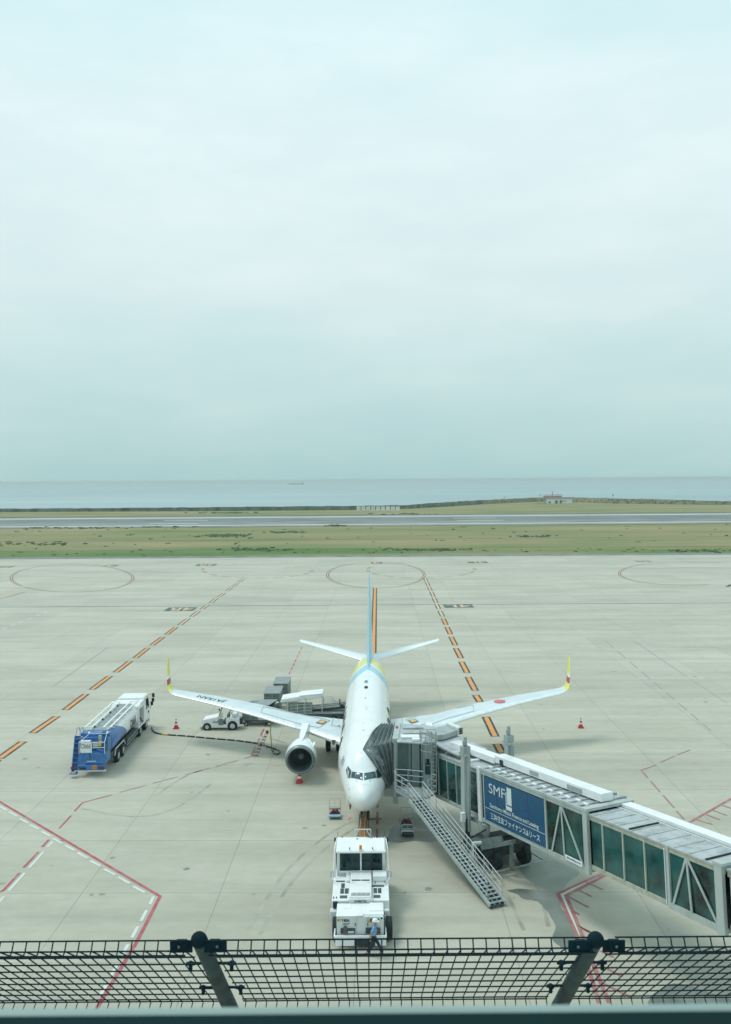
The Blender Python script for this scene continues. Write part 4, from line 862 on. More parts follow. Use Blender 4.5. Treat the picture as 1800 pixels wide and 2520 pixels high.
# lift columns and their heads
def column(s_, t):
    q = MB(); a, b_ = BV(s_, t, 1.55), BV(s_, t, 6.25); co_ = MB().beam(a, b_, .42, .42, up=BD).build('lift_column', BRLIGHT, bridge, bevel=.03)
    MB().beam(BV(s_+.22, t, 1.7), BV(s_+.22, t, 6.1), .14, .5, up=BD).build('guide_rail', BRGREY, co_)
    MB().beam(BV(s_, t, 6.25), BV(s_, t, 6.66), .46, .46, up=BD).build('column_cap', BRGREY, co_, bevel=.02)
    MB().cyl(BV(s_, t, 6.7), BV(s_, t, 7.2), .12, .10, 12).beam(BV(s_+.05, t-.1, 6.75), BV(s_+.05, t-.1, 7.0), .2).build('lift_motor', BRGREY, co_)
    MB().beam(BV(s_-.35, t-.2, 6.2), BV(s_+.45, t-.2, 6.2), .12, .1).build('head_bracket', GALV, co_)
    MB().cyl(BV(s_+.2, t, .4), BV(s_+.2, t, 2.4), .15, n=14).build('lift_shaft', DARK, co_, smooth=True)
    return co_
c1_ = column(-1.15, -.42); column(-2.0, 3.25)
hx(MB(), -1.2, .0, -.1, 3.0, -.22, .0).build('cross_beam', BRGREY, bridge)
a = BV(-.98, -.72, 2.25); MB().beam(a, a+Vector((0, 0, .55)), .26, .22, up=BD).build('control_box', WHITE, bridge, bevel=.02)
a = BV(.25, .1, 1.55); MB().tube([a, a+Vector((0, 0, .35)), a+Vector((0, 0, .85))], [.12, .24, .26], 14).build('hose_drum', BRGREY, bridge, smooth=True)
# bogie
bg0 = BV(-.1, 1.4, 0)
q = MB(); q.beam(BV(-.3, -1.0, 1.25), BV(-.3, 3.2, 1.25), .5, .45, up=(0, 0, 1)); q.build('bogie_beam', mat('bogie_grey', (.11, .145, .14), .55, var=.2), bridge, bevel=.03)
MB().beam(BV(2.4, -.2, 2.3), BV(-.2, -.9, 1.2), .16, .34).beam(BV(3.1, .1, 2.35), BV(1.0, -.6, 1.4), .34, .2).build('bogie_arm', mat('arm_grey', (.15, .19, .18), .5, var=.15), bridge)
MB().beam(BV(.9, -.3, 2.35), BV(-.9, -1.3, .9), .09).build('bogie_strut', DARK, bridge)
for i, (s_, t) in enumerate(((-.8, .2), (1.0, .2), (-.8, 2.2), (1.0, 2.2))):
    c = BV(s_, t, .58); wh = MB().tube([c-BN*.24, c-BN*.17, c+BN*.17, c+BN*.24], [.48, .58, .58, .48], 26).build('bogie_wheel', TYRE, bridge, smooth=True)
    MB().cyl(c-BN*.25, c+BN*.25, .27, n=18).build('wheel_hub', DARK, wh, smooth=True)
MB().beam(BV(.1, -.45, 1.05), BV(.1, 2.6, 1.05), 2.2, .55, up=(0, 0, 1)).build('drive_housing', DARK, bridge, bevel=.05)
q = MB()
for a, b_ in (((-1.6, -.9), (2.0, -.9)), ((-1.6, -.9), (-1.6, 3.0)), ((2.0, -.9), (2.0, 3.0)), ((-1.6, 3.0), (2.0, 3.0))): q.beam(BV(a[0], a[1], .35), BV(b_[0], b_[1], .35), .07)
for s_ in (-1.6, -.4, .8, 2.0):
    q.beam(BV(s_, -.9, .35), BV(s_, -.9, .85), .06)
q.beam(BV(-1.6, -.9, .85), BV(2.0, -.9, .85), .05); q.build('bogie_guard', GALV, bridge)
MB().cyl(BV(2.1, .6, 1.9), BV(2.15, .6, .55), .13, .10, 12).cyl(BV(2.15, .6, .9), BV(2.15, .6, .3), .17, .12, 12).build('jack', mat('arm_grey', (.15, .19, .18), .5), bridge, smooth=True)
# ---- cab
def W(X, Y, Z): return Vector((X, Y, Z))
cab = MB().prism([W(1.95, 60.3, 2.5), W(3.9, 59.75, 2.5), W(4.9, 61.6, 2.5), W(4.3, 63.6, 2.5), W(2.3, 64.4, 2.5)], (0, 0, 3.0)).build('cab_body', WALLG, bridge, bevel=.03)
MB().prism([W(1.9, 60.1, 5.5), W(3.95, 59.55, 5.5), W(5.1, 61.6, 5.5), W(4.4, 63.9, 5.5), W(2.2, 64.6, 5.5)], (0, 0, .09)).build('cab_roof', ROOFM, bridge, bevel=.02)
for x0, y0_, x1, y1_, h in ((2.2, 60.7, 3.4, 61.3, .12), (2.4, 61.8, 4.0, 62.3, .08), (2.9, 60.0, 3.4, 60.45, .16), (2.4, 63.0, 3.8, 63.4, .1)): MB().box(x0, x1, y0_, y1_, 5.6, 5.6+h).build('roof_panel', WHITE if h > .11 else ROOFM, bridge, bevel=.02)
for x, y in ((2.75, 60.05), (3.55, 59.84)):
    MB().cyl(W(x, y, 2.6), W(x, y, 5.5), .10, n=12).build('cab_corner_pipe', mat('cab_mid_grey', (.15, .20, .195), .6), bridge, smooth=True)
MB().prism([W(2.85, 59.85, 2.6), W(3.35, 59.7, 2.6), W(3.4, 59.95, 2.6), W(2.9, 60.1, 2.6)], (0, 0, 2.95)).build('cab_pilaster', mat('cab_mid_grey', (.15, .20, .195), .6, streak=True), bridge, bevel=.03)
# cab side cabinet with windows, ladder and cage
MB().prism([W(3.55, 59.2, 2.55), W(4.25, 59.0, 2.55), W(4.4, 59.7, 2.55), W(3.7, 59.9, 2.55)], (0, 0, 3.25)).build('cab_cabinet', mat('cabinet_grey', (.22, .27, .265), .55, streak=True), bridge, bevel=.02)
for z0, z1 in ((3.75, 4.3), (4.36, 4.75)): MB().prism([W(3.66, 59.15, z0), W(3.98, 59.055, z0), W(3.98, 59.045, z0), W(3.66, 59.14, z0)], (0, 0, z1-z0)).build('cab_window', GLASSD, bridge)
lad = MB()
for x, y in ((4.08, 58.95), (4.36, 58.87)): lad.beam(W(x, y, 2.7), W(x, y, 6.5), .045)
for i in range(15): lad.beam(W(4.08, 58.95, 2.85+i*.25), W(4.36, 58.87, 2.85+i*.25), .03)
lad.build('ladder', GALV, bridge)
cg = MB()
for z in (5.3, 5.75, 6.2, 6.5):
    P = [W(4.08, 58.95, z), W(3.95, 58.75, z), W(3.7, 58.75, z), W(3.45, 58.95, z), W(3.4, 59.2, z)]; cg.tube(P, .022, 6)
for x, y in ((3.95, 58.75), (3.7, 58.75), (3.45, 58.95)): cg.tube([W(x, y, 4.6), W(x, y, 6.5)], .02, 6)
for a in ((3.4, 59.2), (3.4, 59.9), (4.4, 59.7), (4.4, 59.1)): cg.tube([W(*a, 5.8), W(*a, 6.45)], .022, 6)
cg.tube([W(3.4, 59.2, 6.45), W(3.4, 59.9, 6.45), W(4.4, 59.7, 6.45), W(4.4, 59.1, 6.45)], .022, 6); cg.build('ladder_cage', GALV, bridge)
# air unit on the cab roof
u0 = W(4.55, 60.25, 5.6); e1 = Vector((1.55, 1.25, 0)); e2 = Vector((-.65, 1.3, 0))
MB().prism([u0, u0+e1*.22+Vector((.1, -.15, 0)), u0+e1*.9, u0+e1*.9+e2, u0+e2], (0, 0, .34)).build('air_duct_unit', BRGREY, bridge, bevel=.02)
MB().prism([u0+e1*.92, u0+e1*1.12, u0+e1*1.12+e2, u0+e1*.92+e2], (0, 0, .50)).build('air_unit_head', DWHITE, bridge, bevel=.02)
for i in range(3): MB().beam(u0+e1*.95+Vector((.08, -.015, (.10+i*.14))), u0+e1*1.1+Vector((.08, -.015, (.10+i*.14))), .03, .1).build('louvre', DARK, bridge)
MB().prism([W(4.1, 60.2, 5.44), W(5.6, 57.3, 5.40), W(7.6, 58.6, 5.40), W(5.6, 62.2, 5.46)], (0, 0, .10)).build('cab_link_roof', ROOFM, bridge)
# door frame of the hood
f0, f1, f2, f3 = W(1.62, 60.55, 0), W(2.02, 60.6, 0), W(2.35, 64.7, 0), W(1.95, 64.7, 0)
top = MB().prism([f0+Vector((0, 0, 5.35)), f1+Vector((0, 0, 5.35)), f2+Vector((0, 0, 5.35)), f3+Vector((0, 0, 5.35))], (0, 0, .3)).build('hood_frame_top', BRLIGHT, bridge, bevel=.02)
MB().beam(W(1.85, 60.6, 2.6), W(1.85, 60.6, 5.36), .3, .16, up=(0, 1, 0)).build('hood_frame_post', BRLIGHT, bridge, bevel=.02)
MB().beam(W(2.15, 64.6, 2.6), W(2.15, 64.6, 5.36), .3, .16, up=(0, 1, 0)).build('hood_frame_post', BRLIGHT, bridge)
MB().prism([W(2.02, 62.9, 5.655), W(2.14, 63.2, 5.655), W(2.09, 63.2, 5.655), W(2.09, 63.6, 5.655), W(1.95, 63.6, 5.655), W(1.95, 63.2, 5.655), W(1.9, 63.2, 5.655)], (0, 0, .02)).build('roof_arrow', mat('arrow_maroon', (.22, .03, .05), .5), top)
# pleated hood: hoops from the frame to the fuselage skin
def hoop(t, puff):
    # t=0 at the frame, 1 on the aircraft
    A0, B0, C0, D0 = W(1.68, 60.62, 2.75), W(1.68, 60.6, 5.45), W(2.0, 64.7, 5.45), W(2.0, 64.7, 2.75)
    A1, B1, C1_, D1 = W(1.30, 60.15, 2.75), W(-.28, 60.75, 4.92), W(.95, 65.2, 5.28), W(1.85, 65.1, 2.9)
    P = []
    for a0, a1 in ((A0, A1), (B0, B1), (C0, C1_), (D0, D1)): P.append(a0.lerp(a1, t))
    c = (P[0]+P[1]+P[2]+P[3])/4; out_ = []
    seq = [P[0]]+[P[0].lerp(P[1], k/6)+Vector((.05*math.sin(PI*k/6)*t, -.10*math.sin(PI*k/6)*t, .04*math.sin(PI*k/6)*t)) for k in range(1, 6)]+[P[1]]+[P[1].lerp(P[2], k/6)+Vector((-.10*t*math.sin(PI*k/6), 0, .12*math.sin(PI*k/6)*t)) for k in range(1, 6)]+[P[2]]+[P[2].lerp(P[3], k/4) for k in range(1, 4)]+[P[3]]
    for p in seq: d = (p-c); d.x *= .2; out_.append(p+d.normalized()*puff)
    for i_ in range(0, 10):      # the cloth lies on the aircraft skin, never inside it
        d = out_[i_]-CAMP; h_, _, _, ds = FT.ray_cast(CAMP, d.normalized())
        if h_ is not None and ds < d.length: out_[i_] = h_-d.normalized()*(.06+max(0, puff)*1.1)
    return out_
NP = 6; rings = []
for i in range(NP*2+1): rings.append(hoop(i/(NP*2), .20 if i % 2 else -.07))
hood = MB().loft(rings, caps=False, closed=False).build('pleated_hood', CANV, bridge)
md = hood.modifiers.new('thick', 'SOLIDIFY'); md.thickness = .04
for i in range(1, NP*2, 2):
    MB().tube([p+Vector((0, 0, .01)) for p in rings[i]], .026, 6).build('hood_hoop', mat('hoop_grey', (.14, .18, .175), .7, var=.15), hood, smooth=True)
MB().tube([p for p in rings[-1]], .045, 6).build('hood_rim', mat('rim_rubber', (.10, .135, .13), .6), hood, smooth=True)
MB().prism([W(1.2, 60.2, 2.35), W(1.75, 60.2, 2.35), W(1.75, 60.6, 2.35), W(1.2, 60.6, 2.35)], (0, 0, .35)).build('hood_floor_bumper', CANV, bridge)
MB().prism([W(1.62, 60.15, 1.55), W(1.95, 60.0, 1.55), W(1.95, 60.3, 1.55), W(1.62, 60.4, 1.55)], (0, 0, 1.35)).build('apron_flap', BRLIGHT, bridge)
MB().prism([W(1.05, 60.2, 2.0), W(2.6, 60.1, 2.0), W(3.9, 59.8, 2.0), W(4.3, 63.6, 2.0), W(2.0, 64.2, 2.0)], (0, 0, .5)).build('cab_floor', BRGREY, bridge)
# ---- landing and stairs
ld = W(1.95, 59.4, 2.75)
LDP = [W(1.75, 59.9, 2.7), W(1.75, 58.9, 2.7), W(2.5, 57.6, 2.7), W(3.75, 57.6, 2.7), W(4.35, 58.7, 2.7), W(3.7, 59.3, 2.7)]
MB().prism(LDP, (0, 0, .12)).build('stair_landing', GALV, bridge)
MB().prism([W(1.72, 59.95, 2.3), W(1.72, 59.3, 2.3), W(1.79, 59.3, 2.3), W(1.79, 59.95, 2.3)], (0, 0, 1.5)).build('landing_panel', BRLIGHT, bridge)
rl = MB()
def rail(pts, hs=(.35, .7, 1.05), r_=.026, q=None):
    q = q or rl
    for h in hs: q.tube([p+Vector((0, 0, h)) for p in pts], r_, 6)
    for p in pts: q.tube([p, p+Vector((0, 0, hs[-1]))], r_, 6)
b2 = Vector((0, 0, .12))
rail([W(1.8, 59.3, 2.8), W(1.8, 58.9, 2.8), W(2.15, 58.25, 2.8), W(2.5, 57.6, 2.8)])
rail([W(1.8, 59.9, 2.8), W(2.6, 59.75, 2.8), W(3.6, 59.4, 2.8)])
rail([W(3.75, 57.62, 2.8), W(4.35, 58.7, 2.8), W(4.05, 58.85, 2.8)])
rl.build('landing_railing', RAILM, bridge)
sb0, sb1 = W(2.98, 57.6, 2.72), W(6.78, 48.75, .22); sdv = (sb1-sb0).normalized(); sx = Vector((-sdv.y, sdv.x, 0)).normalized(); HW = .46
q = MB()
for sgn in (-1, 1): MB().beam(sb0+sx*HW*sgn, sb1+sx*HW*sgn, .07, .22).build('stair_stringer', BRLIGHT, bridge)
tr = MB(); nst = 32
for i in range(nst):
    c = sb0.lerp(sb1, (i+.5)/nst); tr.beam(c-sx*(HW-.03), c+sx*(HW-.03), .15, .035)
tr.build('stair_treads', GALV, bridge)
MB().beam(sb0-Vector((0, 0, .13)), sb1-Vector((0, 0, .10)), .86, .02).build('stair_shade_panel', WALLG, bridge)  # dark panel added below the treads, standing in for shaded ground in the gaps
for k in (-.15, .15): MB().beam(sb0+sx*k-Vector((0, 0, .04)), sb1+sx*k-Vector((0, 0, .02)), .035, .05).build('stair_bearer', GALV, bridge)
for sgn in (-1, 1):
    q = MB(); base = [sb0.lerp(sb1, t)+sx*HW*sgn for t in (0, .97)]
    for h in (.38, .72, 1.05):
        q.tube([base[0]+Vector((0, 0, h)), base[1]+Vector((0, 0, h))], .027, 6)
    for i in range(11):
        p = base[0].lerp(base[1], i/10); q.tube([p, p+Vector((0, 0, 1.05))], .022, 6)
    q.build('stair_handrail', RAILM, bridge)
for sgn in (-1, 1):
    c = sb1+sx*HW*sgn*.8-sdv*.15; c.z = .12; wh = MB().cyl(c-sx*.04, c+sx*.04, .12, n=14).build('stair_wheel', TYRE, bridge, smooth=True)
pe = [sb0.lerp(sb1, .62)+sx*.62, sb0.lerp(sb1, .70)+sx*.62]
MB().beam(W(pe[0].x, pe[0].y, .9), W(pe[0].x, pe[0].y, 2.0), .12).beam(W(pe[0].x, pe[0].y, 2.0), W(pe[0].x+.5, pe[0].y+.1, 2.0), .12).build('stair_support', DWHITE, bridge)

# ================================================================== TOW TRACTOR (nose of the airliner)
def wheel(parent, M, x, y, r_, wd, hub=GALV, name='wheel', ax='x', hubr=.52):
    d = Vector((1, 0, 0)) if ax == 'x' else Vector((0, 1, 0)); c = Vector((x, y, r_))
    o = MB(M).tube([c-d*wd/2, c-d*(wd/2-.04), c+d*(wd/2-.04), c+d*wd/2], [r_*.86, r_, r_, r_*.86], 24).build(name, TYRE, parent, smooth=True)
    MB(M).tube([c-d*(wd/2+.012), c-d*(wd/2-.01), c+d*(wd/2-.01), c+d*(wd/2+.012)], [r_*hubr*.8, r_*hubr, r_*hubr, r_*hubr*.8], 18).build('rim', hub, o, smooth=True)
    return o
TG = thing('tow_tractor', 'big white aircraft tow tractor parked at the nose of the airliner', 'tow tractor', (-.42, 44.6, 0), math.radians(-.35)); TM = basis(TG)
B = lambda *a: MB(TM).box(*a)
VENT = mat('vent_dark', (.05, .085, .09), .6, var=.2)
def tg(name, m, *a, bevel=.02, parent=None): return B(*a).build(name, m, parent or TG, bevel=bevel)
tg('chassis', DARK, -1.2, 1.2, .35, 7.2, .28, .95)
tg('deck_left', WHITE, -1.45, -.56, 1.9, 4.7, .80, 1.48, bevel=.05); tg('deck_right', WHITE, .56, 1.45, 1.9, 4.7, .80, 1.48, bevel=.05)
tg('side_skirt', DWHITE, -1.42, -1.3, 1.95, 7.0, .35, .85); tg('side_skirt', DWHITE, 1.3, 1.42, 1.95, 7.0, .35, .85)
hd_ = tg('engine_hood', WHITE, -.56, .56, 1.78, 4.95, 1.0, 1.74, bevel=.05)
tg('upper_grille', VENT, -.48, .48, 1.86, 2.16, 1.742, 1.752, bevel=0, parent=hd_)
for i in range(15): B(-.47+i*.064, -.445+i*.064, 1.88, 2.14, 1.752, 1.765).build('grille_bar', WHITE, hd_)
tg('name_bar', DWHITE, -.60, .60, 1.66, 1.79, 1.45, 1.64, bevel=.01, parent=hd_)
text_on(MB(TM), 'KOMATSU', (-.30, 1.655, 1.49), (.62, 0, 0), (0, 0, .11), bold=.04).build('tractor_lettering', INKM, hd_, norm=False)
tg('lower_grille', VENT, -.46, .46, 1.66, 1.78, 1.18, 1.44, bevel=0, parent=hd_)
for i in range(13): B(-.45+i*.07, -.425+i*.07, 1.645, 1.66, 1.2, 1.42).build('grille_bar', DWHITE, hd_)
for x0, x1 in ((-.47, -.01), (.03, .47)): tg('hood_vent', VENT, x0, x1, 3.55, 3.70, 1.742, 1.75, bevel=0, parent=hd_)
for x in (-.40, .40): tg('hood_sticker', YEL2, x-.07, x+.07, 3.34, 3.39, 1.742, 1.747, bevel=0, parent=hd_)
for x0, x1, y0_, y1_ in ((-1.05, -.86, 2.65, 3.25), (-.82, -.62, 2.65, 3.25), (-1.05, -.68, 2.12, 2.45), (-1.02, -.84, 3.3, 3.85), (.66, .84, 2.68, 3.28), (.88, 1.06, 2.68, 3.28), (.66, 1.0, 2.15, 2.48)):
    tg('deck_vent', VENT, x0, x1, y0_, y1_, 1.482, 1.49, bevel=0)
tg('deck_step', VENT, -1.3, -.85, 4.02, 4.16, 1.485, 1.50, bevel=0); tg('deck_step', VENT, .58, 1.2, 3.42, 3.58, 1.485, 1.50, bevel=0)
tg('side_box', WHITE, .62, 1.35, 4.0, 4.75, 1.5, 1.80, bevel=.03); tg('side_box', WHITE, -.80, -.58, 3.95, 4.9, 1.5, 1.62, bevel=.03)
tg('side_box_front', mat('pale_grey', (.45, .51, .52), .5), .62, 1.35, 3.6, 3.99, 1.482, 1.52)
for x in (.74, 1.26): tg('latch', BLACK, x-.02, x+.02, 3.75, 3.93, 1.52, 1.56, bevel=0)
# rear box
rb = tg('rear_body', DWHITE, -1.14, 1.14, .28, 1.62, .52, 1.43, bevel=.04)
tg('rear_lid', WHITE, -1.16, .05, .26, 1.6, 1.43, 1.47, bevel=.015, parent=rb); tg('rear_lid', WHITE, .05, 1.15, .42, 1.6, 1.43, 1.47, bevel=.015, parent=rb)
tg('rear_lid_cover', WHITE, .45, 1.12, .75, 1.62, 1.472, 1.50, bevel=.01, parent=rb); tg('rear_lid_cover', WHITE, -.85, -.45, 1.05, 1.5, 1.472, 1.485, bevel=.01, parent=rb)
tg('fuel_flap', WHITE, -.18, .15, .24, .5, 1.47, 1.50, bevel=.01, parent=rb)
for x in (-.18, .34): tg('door_seam', SEAM, x-.008, x+.008, .268, .28, .6, 1.4, bevel=0, parent=rb)
for x, z0, z1 in ((-.24, .98, 1.12), (.36, .98, 1.14)): tg('door_handle', BLACK, x-.015, x+.015, .25, .28, z0, z1, bevel=0, parent=rb)
text_on(MB(TM), 'T4004', (-.90, .262, 1.17), (.38, 0, 0), (0, 0, .15), bold=.03).build('fleet_number', INKM, rb, norm=False)
text_on(MB(TM), 'ANA', (-.87, .262, 1.05), (.20, 0, 0), (.03, 0, .07), bold=.03, shear=.3).build('operator_mark', INKM, rb, norm=False)
MB(TM).poly([(-.64, .262, 1.05), (-.58, .262, 1.05), (-.50, .262, 1.13), (-.56, .262, 1.13)]).build('operator_mark', INKM, rb, norm=False)
for x0, x1, z0, z1, m in ((-1.02, -.93, 1.2, 1.33, YEL2), (-1.1, -1.04, 1.22, 1.3, BLACK), (.36, .46, 1.12, 1.3, YEL2), (1.0, 1.08, 1.3, 1.38, BLACK)): tg('sticker', m, x0, x1, .27, .28, z0, z1, bevel=0, parent=rb)
lp_ = tg('lamp_cluster', VENT, -.95, -.25, .22, .29, .62, .88, bevel=.02, parent=rb); tg('number_plate', DWHITE, -.60, -.30, .205, .218, .66, .76, bevel=0, parent=lp_)
q = MB(TM).cyl((-.72, .12, .92), (-.72, .24, .92), .10, n=16).cyl((-.74, .14, .72), (-.74, .24, .72), .09, n=16).build('work_lamp', mat('lamp_brown', (.12, .10, .09), .4), lp_, smooth=True)
lp2 = tg('lamp_cluster', VENT, .26, .98, .22, .29, .62, .90, bevel=.02, parent=rb)
MB(TM).cyl((.70, .10, .92), (.70, .24, .92), .11, n=16).cyl((.88, .12, .82), (.88, .24, .82), .1, n=16).cyl((.78, .1, .7), (.78, .24, .7), .11, n=16).build('work_lamp', mat('lamp_brown', (.12, .10, .09), .4), lp2, smooth=True)
MB(TM).box(.48, .92, .2, .26, 1.2, 1.34).build('rear_mirror', BLACK, rb, bevel=.05); MB(TM).tube([(.70, .22, 1.2), (.72, .2, .95)], .018, 6).build('mirror_arm', BLACK, rb)
# rear bumper frame
q = MB(TM)
q.beam((-1.27, .05, .56), (1.27, .05, .56), .12, .12); q.beam((-1.25, .05, .56), (-1.2, 1.5, .92), .07).beam((1.25, .05, .56), (1.2, 1.5, .92), .07); q.build('bumper_frame', WHITE, TG, bevel=.01)
for x0, x1 in ((-1.2, -.28), (.72, 1.25)): tg('bumper_plate', WHITE, x0, x1, .0, .1, .14, .42)
tg('tow_hitch', DARK, -.2, .6, -.05, .3, .2, .46)
for s_, wx in ((-1, -1.2), (1, 1.40)): wheel(TG, TM, wx, 1.05, .52, .34, hub=BLACK); wheel(TG, TM, s_*1.25, 5.6, .52, .34, hub=BLACK)
MB(TM).box(-1.52, -1.18, 1.55, 1.95, .6, 1.1).build('mudguard', DWHITE, TG, bevel=.05); MB(TM).box(1.18, 1.45, 1.62, 1.95, .75, 1.1).build('mudguard', DWHITE, TG, bevel=.05)
tg('coiled_step', BLACK, -1.38, -1.15, 1.75, 1.9, 1.15, 1.45)
for dx in (0, .14): tg('warning_lamp', DARK, -1.38+dx, -1.34+dx, 2.1, 2.2, 1.49, 1.55, bevel=0)
# cab
cb = MB(TM).loft([[(-1.32, 4.95, 1.35), (1.32, 4.95, 1.35), (1.32, 6.75, 1.35), (-1.32, 6.75, 1.35)], [(-1.28, 4.9, 2.72), (1.28, 4.9, 2.72), (1.28, 6.5, 2.72), (-1.28, 6.5, 2.72)]]).build('cab_shell', DWHITE, TG, bevel=.04)
tg('cab_base', WHITE, -1.36, 1.36, 4.85, 7.1, .7, 1.4, bevel=.04)
rf = MB(TM).loft([[(-1.33, 4.72, 2.72), (1.33, 4.72, 2.72), (1.33, 6.6, 2.72), (-1.33, 6.6, 2.72)], [(-1.33, 4.74, 2.80), (1.33, 4.74, 2.80), (1.33, 6.58, 2.86), (-1.33, 6.58, 2.86)], [(-1.24, 4.86, 2.86), (1.24, 4.86, 2.86), (1.24, 6.3, 2.93), (-1.24, 6.3, 2.93)]]).build('cab_roof', WHITE, TG, bevel=.02)
q = MB(TM); text_on(q, 'KOMATSU', (1.24, 6.54, 2.945), (-.95, 0, 0), (0, -.30, .0), bold=.02); q.build('roof_lettering', INKM, rf, norm=False)
for x0, x1 in ((-1.13, -.06), (.04, 1.13)): B(x0, x1, 4.86, 4.93, 1.72, 2.66).build('rear_window', GLASSD, cb, bevel=.01)
B(-.04, .02, 4.85, 4.9, 1.72, 2.68).build('window_divider', WHITE, cb); B(-1.2, 1.2, 4.84, 4.9, 2.66, 2.72).build('window_header', WHITE, cb); B(-1.2, 1.2, 4.84, 4.9, 1.62, 1.72).build('window_sill', DWHITE, cb)
for s_ in (-1, 1): B(s_*1.335-.01, s_*1.335+.01, 5.1, 6.4, 1.72, 2.6).build('side_window', GLASSD, cb)
B(-1.15, 1.15, 6.66, 6.72, 1.7, 2.62).build('windscreen', GLASSD, cb)
MB(TM).cyl((-.02, 4.80, 2.83), (-.02, 4.80, 2.90), .10, n=14).build('beacon_base', WHITE, rf); MB(TM).cyl((-.02, 4.80, 2.90), (-.02, 4.80, 3.10), .075, .07, 14).build('beacon', AMBER, rf, smooth=True)
for x, y in ((-1.05, 6.35), (.85, 6.3), (-.6, 4.82), (.62, 4.82), (-.22, 6.1)): B(x-.03, x+.03, y-.03, y+.03, 2.9, 2.97).build('roof_fitting', BLACK, rf)
for s_ in (-1, 1):
    MB(TM).tube([(s_*1.36, 4.9, 1.3), (s_*1.46, 4.5, 1.9), (s_*1.42, 5.2, 2.75), (s_*1.36, 6.5, 2.8)], .028, 8).build('grab_rail', WHITE, TG, smooth=True)
    MB(TM).tube([(s_*1.2, 3.6, 1.5), (s_*1.5, 4.15, 1.62), (s_*1.5, 4.3, 1.9)], .022, 6).build('mirror_arm', WHITE, TG); MB(TM).box(s_*1.53-.09, s_*1.53+.09, 4.27, 4.31, 1.62, 1.95).build('mirror', mat('mirror_pale', (.5, .57, .58), .3), TG, bevel=.01)
    MB(TM).box(s_*1.42-.08, s_*1.42+.08, 6.5, 6.62, 2.62, 2.82).build('corner_lamp', DARK, TG, bevel=.02); MB(TM).tube([(s_*1.3, 6.6, 2.7), (s_*1.3, 6.62, 3.15)], .012, 6).build('whip_aerial', BLACK, TG)
    for i in range(3): B(s_*1.38-.03, s_*1.38+.03, 3.9-i*.55, 4.3-i*.55, 1.0, 1.35).build('side_vent', VENT, TG)
q = MB(TM)
for a, b_ in (((-.38, 7.25, 2.3), (-.38, 7.35, 2.98)), ((.52, 7.25, 2.3), (.52, 7.35, 2.98)), ((-.38, 7.35, 2.98), (.52, 7.35, 2.98)), ((-.38, 7.27, 2.55), (-.14, 7.35, 2.97)), ((.52, 7.27, 2.55), (.28, 7.35, 2.97)), ((-.38, 7.0, 1.4), (-.38, 7.25, 2.3)), ((.52, 7.0, 1.4), (.52, 7.25, 2.3))): q.beam(a, b_, .045)
q.build('front_hoop', WHITE, TG)
# tow bar
tb = thing('tow_bar', 'orange brown tow bar joining the white tractor to the nose wheels', 'tow bar', (-.3, 56.5, 0))
MB().loft([[(-.62, 52.0, .35), (-.08, 52.0, .35), (-.08, 52.0, .75), (-.62, 52.0, .75)], [(-.52, 57.5, .4), (-.05, 57.5, .4), (-.05, 57.5, .8), (-.52, 57.5, .8)], [(-.40, 60.9, .3), (-.06, 60.9, .3), (-.06, 60.9, .62), (-.40, 60.9, .62)]]).build('bar', BROWN, tb, bevel=.03)
for x in (-.62, -.02): MB().beam((x, 55.5, .82), (x+.08, 60.7, .70), .06).build('side_rail', mat('rail_brown', (.10, .075, .05), .6), tb)
MB().beam((-.24, 54.5, .84), (-.20, 59.5, .86), .07).build('hydraulic_pipe', mat('pipe_pink', (.42, .24, .16), .5), tb)
MB().box(-.62, .15, 53.0, 54.5, .55, 1.5).build('hitch_head', MAROON, tb, bevel=.06); MB().beam((-.45, 54.45, 1.3), (-.1, 54.45, 1.52), .08).build('hitch_label', WHITE, tb)
for x in (-.75, .18): MB().tube([(x-.08, 56.5, .28), (x+.08, 56.5, .28)], .28, 18).build('bar_wheel', TYRE, tb, smooth=True)
